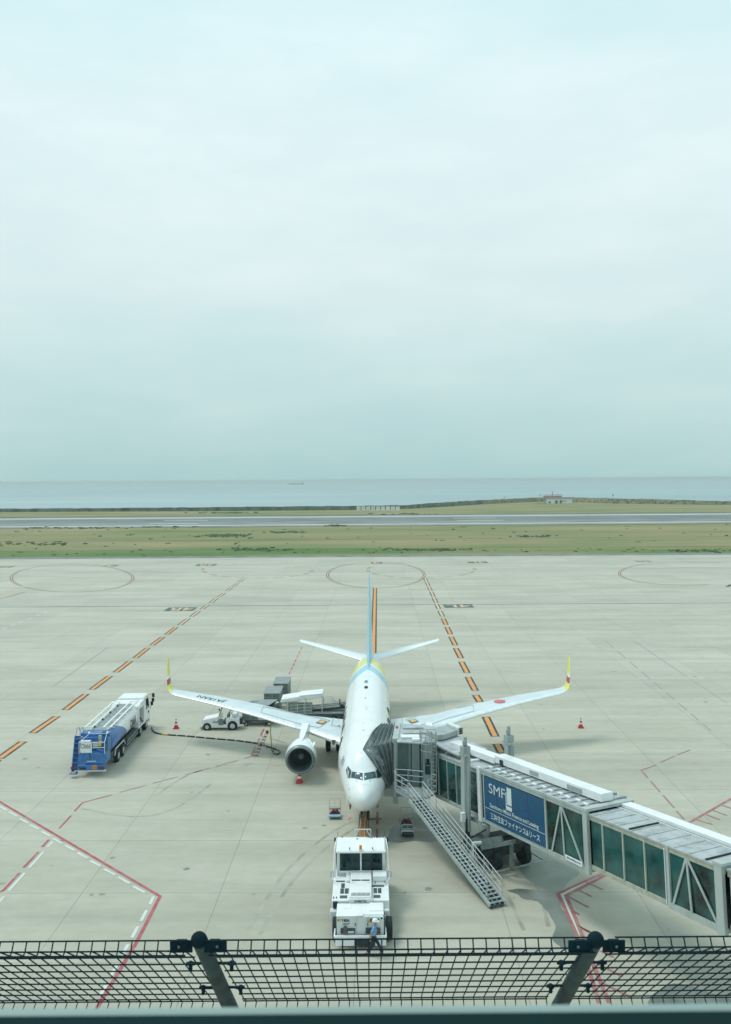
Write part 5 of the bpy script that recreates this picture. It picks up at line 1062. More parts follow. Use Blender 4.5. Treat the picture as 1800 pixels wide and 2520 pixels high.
# ================================================================== PEOPLE
def skinbody(name, V, E, R, m, parent, sub=2):
    me = bpy.data.meshes.new(name); inv = basis(parent).inverted() if parent else Matrix.Identity(4)
    me.from_pydata([inv @ Vector(v) for v in V], E, []); o = bpy.data.objects.new(name, me); C.objects.link(o); me.materials.append(m)
    b = bmesh.new(); b.from_mesh(me); ly = b.verts.layers.skin.verify(); b.verts.ensure_lookup_table()
    for v, r_ in zip(b.verts, R):
        v[ly].radius = (r_, r_) if not isinstance(r_, tuple) else r_; v[ly].use_root = v.index == 0
    b.to_mesh(me); b.free()
    md = o.modifiers.new('skin', 'SKIN'); md.use_smooth_shade = True; md2 = o.modifiers.new('sub', 'SUBSURF'); md2.levels = sub; md2.render_levels = sub
    if parent: o.parent = parent
    return o
def person(label, M, step=.38, swing=.30, lean=.05, trcol=TROUS, shcol=SHIRT):
    # faces +X in its own frame, y to its left
    p = thing('person', label, 'person', tuple(M.translation)); T = lambda v: M @ Vector(v)
    hip, chest, neck, head = (0, 0, .93), (lean, 0, 1.25), (lean+.01, 0, 1.44), (lean+.03, 0, 1.56)
    fl, fr = (step, .09, .07), (-step*.85, -.09, .12); kl, kr = (step*.62, .10, .50), (-step*.18, -.10, .49)
    V = [hip, chest, neck, head, (.0, .095, .86), kl, fl, (step+.17, .09, .035), (.0, -.095, .86), kr, fr, (-step*.85+.14, -.09, .03),
         (lean, .19, 1.36), (-swing*.35, .24, 1.10), (-swing*.2, .23, .86), (lean, -.19, 1.36), (swing*.55, -.25, 1.11), (swing*.95, -.22, .90), (lean+.035, 0, 1.66)]
    E = [(0, 1), (1, 2), (2, 3), (3, 18), (0, 4), (4, 5), (5, 6), (6, 7), (0, 8), (8, 9), (9, 10), (10, 11), (1, 12), (12, 13), (13, 14), (1, 15), (15, 16), (16, 17)]
    R = [.12, .125, .055, .085, .082, .056, .040, .032, .082, .056, .040, .032, .055, .040, .028, .055, .040, .028, .078]
    b = skinbody('body', [T(v) for v in V], E, R, SKIN, p)
    # trousers and shirt follow the same joints, a little fuller
    Vt = [(0, 0, .96), (.0, .10, .84), (kl[0], kl[1], kl[2]), (fl[0], fl[1], .13), (.0, -.10, .84), (kr[0], kr[1], kr[2]), (fr[0]+.01, fr[1], .17), (.01, 0, 1.04)]
    skinbody('trousers', [T(v) for v in Vt], [(0, 1), (1, 2), (2, 3), (0, 4), (4, 5), (5, 6), (0, 7)], [.135, .10, .078, .062, .10, .078, .062, .13], trcol, p)
    Vs = [(lean*.8, 0, 1.16), (.01, 0, .99), (lean, 0, 1.34), (lean, .19, 1.37), (-swing*.35+.03, .235, 1.17), (lean, -.19, 1.37), (swing*.48, -.245, 1.18), (lean+.01, 0, 1.43)]
    skinbody('shirt', [T(v) for v in Vs], [(0, 1), (0, 2), (2, 3), (3, 4), (2, 5), (5, 6), (2, 7)], [(.15, .13), (.145, .13), (.14, .125), .075, .058, .075, .058, .075], shcol, p)
    for f in (fl, fr): MB(M).loft([[(f[0]-.10, f[1]-.045, 0), (f[0]-.10, f[1]+.045, 0), (f[0]-.10, f[1]+.045, .12), (f[0]-.10, f[1]-.045, .12)], [(f[0]+.03, f[1]-.05, 0), (f[0]+.03, f[1]+.05, 0), (f[0]+.03, f[1]+.045, .11), (f[0]+.03, f[1]-.045, .11)], [(f[0]+.19, f[1]-.045, 0), (f[0]+.19, f[1]+.045, 0), (f[0]+.18, f[1]+.035, .06), (f[0]+.18, f[1]-.035, .06)]]).build('shoe', BLACK, p, bevel=.02)
    hm = MB(M).ell((lean+.02, 0, 1.655), .145, .125, .12, n=20, m=8, t1=PI/2).build('helmet', HELM, p, smooth=True)
    MB(M).loft([[(lean+.02+.155*math.cos(a), .135*math.sin(a), 1.655) for a in [2*PI*k/20 for k in range(20)]], [(lean+.03+.165*math.cos(a)+.04*max(0, math.cos(a)), .14*math.sin(a), 1.64) for a in [2*PI*k/20 for k in range(20)]]]).build('helmet_brim', HELM, hm, smooth=True)
    # face: nose, eyes, mouth, ears
    MB(M).tube([(lean+.115, 0, 1.60), (lean+.135, 0, 1.575), (lean+.112, 0, 1.565)], [.008, .016, .01], 6).build('nose', SKIN, p)
    for s_ in (-1, 1):
        MB(M).ell((lean+.108, s_*.032, 1.605), .008, .012, .007, 8, 4).build('eye', BLACK, p); MB(M).ell((lean+.03, s_*.088, 1.585), .022, .010, .032, 8, 5).build('ear', SKIN, p)
    MB(M).box(lean+.102, lean+.112, -.022, .022, 1.535, 1.541).build('mouth', MAROON, p)
    for w_, s_ in (((-swing*.2, .23, .86), 1), ((swing*.95, -.22, .90), -1)):     # hands: palm, four fingers, a side thumb
        x, y, z = w_; h = MB(M); h.loft([[(x-.022, y-.012, z), (x+.022, y-.012, z), (x+.022, y+.012, z), (x-.022, y+.012, z)], [(x-.038, y-.014, z-.05), (x+.042, y-.014, z-.05), (x+.042, y+.014, z-.05), (x-.038, y+.014, z-.05)], [(x-.036, y-.012, z-.095), (x+.042, y-.012, z-.095), (x+.042, y+.012, z-.095), (x-.036, y+.012, z-.095)]])
        for k, ln in enumerate((.062, .078, .082, .072)):
            fx = x-.028+k*.0215; h.tube([(fx, y, z-.09), (fx+.004, y-s_*.006, z-.09-ln*.5), (fx+.002, y-s_*.022, z-.09-ln*.95)], [.0095, .009, .007], 6)
        h.tube([(x+.036, y, z-.03), (x+.062, y-s_*.012, z-.06), (x+.066, y-s_*.022, z-.095)], [.011, .010, .008], 6); h.build('hand', SKIN, p)
    return p
PM1 = Matrix.Translation((.22, 44.0, 0)) @ Matrix.Rotation(math.radians(-12), 4, 'Z')
p1 = person('person in white helmet, pale blue shirt and dark trousers, walking behind the tow tractor', PM1, step=.36, swing=-.15, lean=.06)
PM2 = Matrix.Translation((-8.35, 87.2, 0)) @ Matrix.Rotation(math.radians(200), 4, 'Z')
p2 = person('person in white helmet standing between the open baggage cart and the belt loader', PM2, step=.08, swing=.15, lean=.08, shcol=mat('grey_shirt', (.10, .15, .17), .8))
# ================================================================== CONES
def cone(loc, label, s_=1.0):
    t = thing('traffic_cone', label, 'traffic cone', loc, 0, 'red and white traffic cones on the apron'); M = Matrix.Translation(loc) @ Matrix.Scale(s_, 4)
    MB(M).prism([(-.22, -.22, 0), (.22, -.22, 0), (.22, .22, 0), (-.22, .22, 0)], (0, 0, .09)).build('cone_base', RED, t, bevel=.02)
    prof = [(.09, .17), (.30, .135), (.44, .105), (.58, .078), (.70, .052), (.80, .03)]
    def ringc(z, r_): return [(r_*math.cos(2*PI*k/18), r_*math.sin(2*PI*k/18), z) for k in range(18)]
    for (z0, r0), (z1, r1), m, nm in ((prof[0], prof[1], RED, 'cone_body'), (prof[1], prof[2], CONEW, 'white_band'), (prof[2], prof[3], RED, 'cone_body'), (prof[3], prof[4], CONEW, 'white_band'), (prof[4], prof[5], RED, 'cone_tip')): MB(M).loft([ringc(z0, r0), ringc(z1, r1)]).build(nm, m, t, smooth=True)
    return t
for (u, v), lb in (((434, 1793), 'red and white cone between the fuel truck and the baggage tractor'), ((737.5, 1926), 'red and white cone standing under the engine inlet'), ((1430, 1791), 'red and white cone alone beyond the boarding bridge, below the right wing')):
    p = G(u, v); cone((p.x, p.y, 0), lb, 1.12)
# ================================================================== HAND TROLLEYS WITH CHOCKS
def trolley(loc, label, tray, hz=1.0, flip=1, chock=True):
    t = thing('chock_trolley', label, 'trolley', loc, 0, 'wheeled chock trolleys by the nose'); M = Matrix.Translation(loc)
    MB(M).box(-.42, .42, -.35*flip if flip > 0 else .0, .0 if flip > 0 else .35, .16, .26).build('tray', tray, t, bevel=.03)
    q = MB(M); y = .55*flip
    q.tube([(-.38, y*.1, .2), (-.38, y, .25), (-.38, y, hz), (-.30, y, hz+.12), (.30, y, hz+.12), (.38, y, hz), (.38, y, .25), (.38, y*.1, .2)], .022, 6); q.beam((-.38, y, .55), (.38, y, .55), .03).beam((0, y, .55), (0, y, hz+.1), .02)
    q.beam((-.38, y, .42), (.38, y, .42), .03, .12); q.build('handle_frame', RAILM, t)
    MB(M).box(-.38, .38, min(0, y), max(0, y), .14, .18).build('base_plate', DARK, t)
    if chock:
        for i, (x, z) in enumerate(((-.22, .25), (0, .25), (.22, .25), (-.1, .37), (.12, .37))): MB(M).prism([(x-.12, .06, z), (x+.12, .06, z), (x+.05, .06, z+.13), (x-.05, .06, z+.13)], (0, .28, 0)).build('wheel_chock', MAROON, t, bevel=.02)
    for x in (-.3, .3): MB(M).tube([(x-.03, .0, .09), (x+.03, .0, .09)], .09, 12).build('castor', TYRE, t)
    return t
trolley((-2.22, 61.9, 0), 'blue chock trolley with tall handle, left of the nose wheels', TRAYB)
trolley((2.50, 60.05, 0), 'grey blue chock trolley with tall handle, under the stair landing', mat('tray_grey', (.16, .24, .28), .5))
trolley((2.50, 59.0, 0), 'dark empty trolley turned towards the camera, beside the boarding stairs', mat('tray_dark', (.04, .08, .08), .5), .7, -1, False)
# ================================================================== FUEL TRUCK
FT_ = thing('fuel_truck', 'blue and white tank truck with ladder racks, refuelling the airliner', 'fuel truck', (-21.25, 71.0, 0), math.radians(.3)); FM = basis(FT_)
F = lambda *a: MB(FM).box(*a)
F(-.5, .5, .5, 14.0, .62, .9).build('chassis', DARK, FT_)
def tankring(y, n=36, rx=1.2, rz=.98, zc=2.02): return [(rx*math.copysign(abs(math.sin(2*PI*k/n))**.85, math.sin(2*PI*k/n)), y, zc+rz*math.copysign(abs(math.cos(2*PI*k/n))**.85, math.cos(2*PI*k/n))) for k in range(n)]
def tankmat():
    m = bpy.data.materials.new('tank_paint'); m.use_nodes = True; t = m.node_tree; b = t.nodes['Principled BSDF']; b.inputs['Roughness'].default_value = .35; b.inputs['Coat Weight'].default_value = .3
    tcn = N(t, 'ShaderNodeTexCoord'); sp = N(t, 'ShaderNodeSeparateXYZ'); t.links.new(tcn.outputs['Object'], sp.inputs[0])
    v = nmath(t, 'SUBTRACT', sp.outputs['Y'], nmath(t, 'SUBTRACT', 6.7, nmath(t, 'MULTIPLY', nmath(t, 'POWER', nmath(t, 'MAXIMUM', nmath(t, 'SUBTRACT', sp.outputs['Z'], 1.2), 0.0), 2.0), 1.0)))
    r_ = ramp(t, [(0, (.045, .17, .43)), (.5, (.78, .80, .81))], 'CONSTANT'); t.links.new(nmath(t, 'ADD', nmath(t, 'DIVIDE', v, 20.0), .5), r_.inputs[0]); t.links.new(r_.outputs[0], b.inputs['Base Color']); return m
tk = MB(FM).loft([tankring(1.75, rx=.9, rz=.7), tankring(1.9, rx=1.12, rz=.9), tankring(2.1), tankring(4), tankring(6), tankring(8), tankring(10.6)]).build('tank', tankmat(), FT_, smooth=True)
q = MB(FM); text_on(q, 'Obbli', (1.215, 7.5, 1.62), (0, 1.9, 0), (-.02, 0, .72), bold=.03); q.build('tank_lettering', INKM, tk, norm=False)
q = MB(FM); text_on(q, 'Obbli', (-1.215, 9.4, 1.62), (0, -1.9, 0), (.02, 0, .72), bold=.03); q.build('tank_lettering', INKM, tk, norm=False)
F(-.82, .82, 2.0, 10.5, 2.96, 3.03).build('tank_top_deck', mat('deck_pale', (.45, .50, .50), .6), FT_)
F(-.4, .4, 2.1, 10.4, 3.03, 3.05).build('walkway', mat('walkway_grey', (.27, .32, .32), .7, var=.2), FT_)
for x0, x1 in ((-1.0, -.46), (.46, 1.0)):
    q = MB(FM)
    for x in (x0, x1): q.beam((x, 2.0, 3.22), (x, 10.6, 3.22), .12, .06)
    for i in range(5): q.beam((x0-(.3 if x0 < 0 else 0), 2.1+i*2.1, 3.22), (x1+(.3 if x0 > 0 else 0), 2.1+i*2.1, 3.22), .07, .04)
    for i in range(5):
        for x in (x0, x1): q.beam((x, 2.1+i*2.1, 3.0), (x, 2.1+i*2.1, 3.22), .04)
    q.build('rack', WHITE, FT_)
for i in range(4): MB(FM).cyl((-.42, 2.6+i*2.3, 3.08), (-.42, 2.6+i*2.3, 3.2), .09, n=10).build('hatch_knob', BLACK, FT_)
# front module and cab
MB(FM).prism([(-1.22, 10.4, .95), (-1.22, 12.4, .95), (-1.22, 12.4, 2.95), (-1.22, 11.2, 2.95), (-1.22, 10.4, 2.75)], (2.0, 0, 0)).build('pump_module', WHITE, FT_, bevel=.05)
MB(FM).prism([(.78, 10.4, 2.45), (.78, 12.5, 2.45), (.78, 12.5, 2.95), (.78, 11.2, 2.95), (.78, 10.4, 2.75)], (.45, 0, 0)).build('pump_module', WHITE, FT_, bevel=.04)
F(.78, 1.23, 10.4, 10.7, .95, 2.45).build('module_post', WHITE, FT_, bevel=.02); F(.78, 1.25, 10.4, 12.5, .85, .98).build('module_sill', WHITE, FT_, bevel=.02)
F(.6, .80, 10.6, 12.4, .95, 2.46).build('pump_recess', mat('recess_grey', (.12, .16, .16), .6, var=.3), FT_)
MB(FM).tube([(.95, 11.4, 2.3), (.98, 11.6, 1.6), (1.1, 12.0, 1.2), (1.15, 12.3, .9)], .06, 8).tube([(.9, 11.0, 1.2), (.95, 11.3, 1.6), (.9, 11.6, 1.3)], .05, 8).build('pump_hose', BLACK, FT_, smooth=True)
cbx = MB(FM).loft([[(-1.22, 12.5, .75), (1.22, 12.5, .75), (1.22, 14.7, .75), (-1.22, 14.7, .75)], [(-1.22, 12.5, 1.9), (1.22, 12.5, 1.9), (1.22, 14.75, 1.9), (-1.22, 14.75, 1.9)], [(-1.16, 12.5, 3.02), (1.16, 12.5, 3.02), (1.16, 14.4, 3.02), (-1.16, 14.4, 3.02)], [(-1.0, 12.6, 3.12), (1.0, 12.6, 3.12), (1.0, 14.2, 3.12), (-1.0, 14.2, 3.12)]]).build('cab', WHITE, FT_, bevel=.05)
for s_ in (-1, 1): MB(FM).prism([(s_*1.215, 13.2, 1.85), (s_*1.215, 14.45, 1.85), (s_*1.17, 14.25, 2.75), (s_*1.17, 13.3, 2.75)], (s_*.02, 0, 0)).build('side_window', GLASSD, cbx)
MB(FM).prism([(-1.05, 14.77, 1.9), (1.05, 14.77, 1.9), (1.0, 14.5, 2.85), (-1.0, 14.5, 2.85)], (0, .02, 0)).build('windscreen', GLASSD, cbx)
for x, y, z in ((1.5, 14.9, 2.75), (1.5, 14.75, 2.35), (1.45, 14.5, 2.1)): MB(FM).box(x-.12, x+.12, y-.05, y+.05, z-.17, z+.17).build('mirror', DARK, FT_, bevel=.02)
MB(FM).tube([(1.2, 14.4, 2.9), (1.5, 14.9, 2.95), (1.52, 14.9, 2.2), (1.25, 14.6, 1.6)], .025, 6).build('mirror_bracket', BLACK, FT_)
F(-1.2, 1.2, 14.6, 14.9, .4, .85).build('front_bumper', WHITE, FT_, bevel=.05); F(1.2, 1.27, 14.0, 14.3, 1.35, 1.5).build('indicator_lamp', DARK, FT_)
for s_ in (-1, 1):
    for y in (3.7, 5.2, 11.1, 13.3): wheel(FT_, FM, s_*1.05, y, .5, .34, hub=mat('hub_pale', (.40, .46, .46), .5), hubr=.6)
    MB(FM).tube([(s_*1.12, 2.8, .75), (s_*1.12, 3.1, 1.2), (s_*1.12, 5.7, 1.2), (s_*1.12, 6.1, .75)], .06, 6).build('mudguard', RAILM, FT_)
    F(*(sorted((s_*.75, s_*1.18))), 6.6, 10.2, .45, 1.0).build('side_tank', mat('dark_green_grey', (.05, .08, .08), .6, var=.3), FT_, bevel=.04)
    F(*(sorted((s_*1.17, s_*1.2))), 6.4, 10.3, .55, .62).build('side_guard', GALV, FT_); F(*(sorted((s_*1.17, s_*1.2))), 6.4, 10.3, .82, .88).build('side_guard', GALV, FT_)
# blue rear end
F(-.95, 1.12, .15, 1.6, .9, 1.75).build('rear_cabinet', BLUE, FT_, bevel=.03); F(-.95, 1.12, .9, 1.75, 1.75, 2.75).build('rear_bulkhead', BLUE, FT_, bevel=.04)
F(-1.1, 1.2, 1.2, 1.95, 2.75, 3.0).build('rear_header', BLUE, FT_, bevel=.03); F(.75, 1.12, .3, .9, 1.75, 2.3).build('pump_cover', BLUE2, FT_, bevel=.04)
F(-.9, 1.1, .12, .16, 1.0, 1.05).build('cabinet_edge', mat('edge_blue', (.16, .32, .60), .4), FT_); F(-.1, -.04, .12, .16, 1.05, 1.7).build('cabinet_edge', BLUE2, FT_)
for a, b_ in (((.65, .05, 1.95), (1.15, .4, 1.2)), ((.4, .5, 1.9), (.95, .1, 1.85))): MB(FM).tube([a, ((a[0]+b_[0])/2+.1, (a[1]+b_[1])/2, a[2]), b_], .07, 10).build('blue_pipe', BLUE, FT_, smooth=True)
MB(FM).tube([(.55, 1.3, 2.9), (.75, 1.1, 3.12), (.95, 1.3, 2.95)], .11, 10).build('blue_pipe', BLUE, FT_, smooth=True)
bp_ = F(-.72, .08, -.02, .02, 1.82, 2.58).build('sign_board', mat('sign_white', (.72, .75, .75), .5), FT_)
q = MB(FM); text_on(q, 'Obbli', (-.68, -.03, 2.15), (.70, 0, 0), (0, 0, .36)); q.build('sign_lettering', INKM, bp_, norm=False)
F(-.75, -.05, .1, .5, 2.62, 2.66).build('sign_shelf', DWHITE, FT_)
F(.16, .56, .1, .14, 2.25, 2.55).build('notice_plate', mat('notice_grey', (.45, .5, .46), .5), FT_); F(.58, .82, .05, .15, 2.28, 2.52).build('yellow_box', YEL2, FT_, bevel=.02)
MB(FM).cyl((.62, .5, 2.5), (.62, .5, 3.0), .13, n=12).cyl((.62, .5, 2.55), (.8, .3, 2.5), .1, n=10).build('valve_assembly', GALV, FT_, smooth=True)
q = MB(FM)
for a, b_ in (((-.85, .0, 2.62), (1.1, .0, 2.62)), ((-.85, .0, 2.62), (-.35, 1.0, 3.0)), ((1.1, .0, 2.62), (1.0, 1.0, 3.0)), ((-.35, 1.0, 3.0), (1.1, 1.0, 3.0)), ((-.85, 0, 1.75), (-.85, 0, 2.62)), ((1.1, 0, 1.75), (1.1, 0, 2.62)), ((.1, 0, 1.75), (.1, 0, 2.62)), ((.15, 0, 2.2), (1.1, 0, 2.2))): q.tube([a, b_], .022, 6)
q.build('rear_rail', WHITE, FT_)
for x in (-.35, 1.05): MB(FM).ell((x, .95, 3.08), .1, .1, .1, 10, 6).build('work_lamp', WHITE, FT_, smooth=True)
ld_ = MB(FM)
for x in (-1.42, -.98): ld_.beam((x, -.35 if False else -.1, .25), (x, .9, 2.9), .06, .10)
for i in range(8):
    t_ = (i+.3)/8; ld_.box(-1.45, -.95, -.1+1.0*t_-.12, -.1+1.0*t_+.12, .25+2.65*t_-.02, .25+2.65*t_+.03)
ld_.build('rear_ladder', BLUE, FT_); MB(FM).beam((-1.2, .0, .3), (-1.2, 1.0, 2.85), .42, .03).build('ladder_backing', BLUE2, FT_); F(-1.5, -.95, -.4, -.05, .28, .36).build('ladder_step', BLUE, FT_, bevel=.01); F(-1.38, -1.02, -.42, -.38, .36, .50).build('ladder_plate', mat('plate_pale', (.45, .5, .5), .4), FT_)
q = MB(FM)
for x in (-1.4, -1.1): q.tube([(x, 1.0, 2.9), (x, 1.3, 3.3), (x, 1.8, 3.3), (x, 2.0, 3.0)], .025, 6)
q.build('ladder_grab', BLUE, FT_)
bm = F(-.95, 1.12, -.15, .15, .55, .9).build('rear_bumper', BLUE, FT_, bevel=.02)
F(-.9, -.35, -.17, -.14, .68, .82).build('lettering_bar', BLUE2, bm)
for x0, x1 in ((-1.45, -1.02), (.62, 1.08)): F(x0, x1, -.19, -.14, .62, .80).build('tail_lamp', mat('tail_red', (.16, .02, .06), .3), bm, bevel=.01)
F(-.75, -.3, -.18, -.14, .60, .72).build('licence_recess', BLACK, bm)
sg = F(.22, .52, -.20, -.16, .60, .90).build('hazard_plate', mat('plate_orange', (.75, .30, .06), .5), bm)
q = MB(FM); q.tube([(.37+.09*math.cos(a), -.21, .75+.09*math.sin(a)) for a in [2*PI*k/16 for k in range(17)]], .014, 5).beam((.32, -.21, .70), (.42, -.21, .80), .02); q.build('hazard_symbol', mat('symbol_brown', (.25, .07, .02), .5), sg)
q = MB(FM); text_on(q, 'SAN-AI', (-.2, -.0, 1.1), (.6, 0, 0), (0, 0, .07), bold=.03); q = None
F(-.3, .4, .10, .13, 1.1, 1.16).build('small_white_plate', DWHITE, FT_); F(-1.2, 1.2, -.12, .12, .42, .50).build('underrun_bar', DWHITE, FT_)
# ---- hose, ladder under the wing, hanging yellow hose
hp = [(374, 1790), (376, 1797), (384, 1803), (399, 1806.5), (417, 1808.3), (436, 1809.5), (470, 1812), (505, 1815.5), (545, 1819), (580, 1822), (612, 1826), (636, 1830), (662, 1838), (684, 1845.5), (689, 1850), (686, 1855), (677, 1855.5), (671, 1847), (669, 1838)]
HT = thing('fuel_hose', 'black fuel hose with white bands running over the apron to the wing', 'hose', tuple(G(500, 1815)))
hg = [G(u, v, .06) for u, v in hp]
q = []
for i in range(len(hg)-1):
    for k in range(6):
        t_ = k/6; a, b_, c_, d_ = hg[max(0, i-1)], hg[i], hg[i+1], hg[min(len(hg)-1, i+2)]; q.append(.5*((2*b_)+(c_-a)*t_+(2*a-5*b_+4*c_-d_)*t_*t_+(3*b_-a-3*c_+d_)*t_**3))
q.append(hg[-1]); MB().tube(q, .065, 8).build('hose', BLACK, HT, smooth=True)
for i in range(30, len(q)-4, 4): MB().tube([q[i], q[i].lerp(q[i+1], .35)], .071, 8).build('hose_band', CONEW, HT)
MB().tube([q[18+k] for k in range(6)], .07, 8).build('yellow_sleeve', YEL2, HT)
YH = thing('hanging_hose', 'yellow hose hanging from the underside of the left wing to the ground', 'hose', (q[-1].x, q[-1].y, 0))
e = q[-1]; MB().tube([e+Vector((0, 0, 2.35)), e+Vector((-.1, .05, 1.3)), e+Vector((0, 0, .1)), e], .045, 8).build('hose', mat('hose_yellow', (.50, .46, .12), .5), YH, smooth=True)
MB().box(e.x-1.1, e.x+.35, e.y-.15, e.y+.25, 2.35, 2.62).build('fuelling_panel', DWHITE, YH, bevel=.02)
SLD = thing('step_ladder', 'worn red and white step ladder standing beside the fuel hose under the left wing', 'ladder', (-11.3, 75, 0))
pa, pb = G(620, 1862), G(626, 1862); top_ = AT(655, 1805, 75.8); topb = AT(659, 1806, 75.8)
q = MB().beam(pa, top_, .06).beam(pb+Vector((.3, 0, 0)), topb, .06); q.build('stile', mat('ladder_white', (.42, .42, .38), .6), SLD)
for i in range(7): t_ = (i+.5)/7.5; a = pa.lerp(top_, t_); b_ = (pb+Vector((.3, 0, 0))).lerp(topb, t_); MB().beam(a, b_, .18, .05).build('rung', mat('ladder_red', (.20, .09, .08), .7, var=.3), SLD)
pc = G(657, 1843); MB().beam(AT(650, 1826, 75.2), pc+Vector((0, 0, 0)), .05).build('rear_leg', mat('ladder_white', (.42, .42, .38), .6), SLD)
MB().cyl(top_+Vector((.1, 0, 0)), top_+Vector((.1, 0, .22)), .12, n=10).build('ladder_top', MAROON, SLD)
# ================================================================== BAGGAGE TRACTOR
p = G(497, 1794); BT = thing('baggage_tractor', 'small white open baggage tractor facing left beyond the airliner wing', 'tug', (-12.9, 84.3, 0)); 
M = Matrix.Translation((p.x+.05, 83.9, 0))      # x runs rearward
def bt_(name, m, *a, bevel=.03, parent=None): return MB(M).box(*a).build(name, m, parent or BT, bevel=bevel)
MB(M).prism([(.0, .0, .35), (.12, 0, .95), (1.45, 0, 1.22), (1.62, 0, 1.18), (1.75, 0, .40), (1.0, 0, .30), (.25, 0, .3)], (0, 1.35, 0)).build('bonnet', WHITE, BT, bevel=.08)
bt_('sill', WHITE, .3, 2.5, -.02, 1.37, .22, .52); bt_('floor', DARK, 1.6, 2.4, .08, 1.3, .48, .56)
MB(M).prism([(2.25, -.03, .25), (2.2, -.03, .95), (2.45, -.03, 1.12), (3.2, -.03, 1.08), (3.42, -.03, .95), (3.45, -.03, .3)], (0, 1.4, 0)).build('rear_deck', WHITE, BT, bevel=.06)
bt_('seat', mat('seat_grey', (.10, .14, .15), .7), 1.95, 2.35, .15, 1.2, .58, .82, bevel=.06); bt_('seat_back', mat('seat_grey', (.10, .14, .15), .7), 2.3, 2.45, .15, 1.2, .82, 1.38, bevel=.05)
bt_('foot_well', mat('well_grey', (.17, .22, .22), .6), 1.55, 2.0, -.045, -.02, .45, 1.02)
q = MB(M)
for y in (.02, 1.32): q.beam((1.55, y, 1.15), (1.82, y, 1.95), .05).beam((2.55, y, 1.05), (2.62, y, 1.95), .06)
q.beam((1.82, .02, 1.95), (1.82, 1.32, 1.95), .05).build('screen_frame', DARK, BT)
MB(M).prism([(1.60, .05, 1.2), (1.60, 1.3, 1.2), (1.80, 1.3, 1.9), (1.80, .05, 1.9)], (.015, 0, 0)).build('windscreen', mat('screen_clear', (.25, .33, .33), .2), BT)
MB(M).beam((2.6, .02, 1.9), (2.6, 1.32, 1.9), .06).beam((2.6, .02, 1.4), (2.6, 1.32, 1.4), .05).build('roll_bar', DWHITE, BT)
MB(M).tube([(1.80+.05*math.cos(a)*.6, .6+.18*math.cos(a), 1.22+.17*math.sin(a)) for a in [2*PI*k/14 for k in range(15)]], .015, 6).build('steering_wheel', BLACK, BT)
MB(M).tube([(1.62, -.05, 1.7), (1.66, -.18, 1.85)], .03, 6).ell((1.66, -.2, 1.9), .08, .04, .10, 10, 6).build('wing_mirror', BLACK, BT)
for x, r_ in ((.52, .30), (2.82, .38)):
    MB(M).tube([(x, -.04, r_), (x, .05, r_)], r_*1.22, 20).build('wheel_arch', DARK, BT)
    for y in (.02, 1.32): wheel(BT, M, x, y, r_, .24, hub=mat('rim_pale', (.50, .55, .54), .5), ax='y', hubr=.66)
MB(M).beam((3.45, .65, .4), (3.95, .65, .4), .08).build('tow_hitch', DARK, BT); bt_('battery_box', DARK, 3.4, 3.6, .3, 1.0, .5, .95)
bt_('rear_rack', DWHITE, 2.75, 3.2, .1, 1.25, 1.12, 1.45, bevel=.06)
q = MB(M); text_on(q, 'ANA', (1.0, -.035, .68), (.30, 0, 0), (.03, 0, .12), shear=.3, bold=.03); q.poly([(1.34, -.035, .66), (1.44, -.035, .66), (1.56, -.035, .84), (1.46, -.035, .84)]); q.build('operator_mark', INKM, BT, norm=False)
bt_('head_lamp', mat('lamp_glass2', (.5, .56, .55), .2), -.01, .05, .15, .35, .6, .75); bt_('front_bumper', GALV, -.12, .05, .0, 1.35, .12, .28)
# ================================================================== BAGGAGE CARTS, CONTAINERS
CG = 'grey baggage containers and carts queued behind the wing'
def cartbase(t, x0, x1, y0_, y1_):
    MB().box(x0, x1, y0_, y1_, .42, .52).build('cart_bed', DARK, t)
    for x in (x0+.35, x1-.35):
        for y in (y0_+.02, y1_-.1):
            o = MB().tube([(x, y-.06, .2), (x, y+.06, .2)], .2, 16).build('cart_wheel', TYRE, t, smooth=True); MB().cyl((x, y-.07, .2), (x, y+.07, .2), .11, n=12).build('rim', mat('rim_pale', (.50, .55, .54), .5), o)
def container(x0, x1, y0_, y1_, label, rim=.04):
    t = thing('baggage_container', label, 'baggage container', ((x0+x1)/2, y0_, 0), 0, CG); cartbase(t, x0, x1, y0_, y1_)
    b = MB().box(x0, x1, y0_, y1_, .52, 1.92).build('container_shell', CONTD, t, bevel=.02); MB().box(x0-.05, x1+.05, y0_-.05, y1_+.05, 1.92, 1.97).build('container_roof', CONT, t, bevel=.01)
    MB().box(x1, x1+.02, y0_+.15, y1_-.3, .75, 1.7).build('side_curtain', mat('curtain_grey', (.20, .25, .24), .7, var=.2), b)
    for x in (x0+.02, (x0+x1)/2, x1-.05): MB().box(x, x+.05, y0_-.03, y0_, .55, 1.9).build('corner_post', GALV, b)
    for k in range(3): MB().box(x0, x1, y0_-.02, y0_-.005, .8+k*.38, .83+k*.38).build('front_bar', GALV, b)
    return t
container(-10.0, -8.45, 89.7, 92.9, 'nearer of the two tall grey baggage containers behind the left wing')
container(-9.5, -8.0, 94.0, 97.2, 'farther of the two tall grey baggage containers behind the left wing')
BC = thing('baggage_cart', 'grey baggage cart with its slanting lid raised, coupled behind the white tractor', 'baggage cart', (-10.3, 85.9, 0), 0, CG)
cartbase(BC, -11.5, -8.7, 85.2, 86.9)
MB().box(-11.5, -8.7, 85.2, 86.9, .52, 1.35).build('cart_body', CONTD, BC, bevel=.02); MB().box(-11.5, -8.75, 86.8, 86.9, 1.35, 1.85).build('cart_back', CONTD, BC)
MB().box(-9.7, -8.7, 85.25, 86.85, 1.35, 1.8).build('cart_interior', DARK, BC)
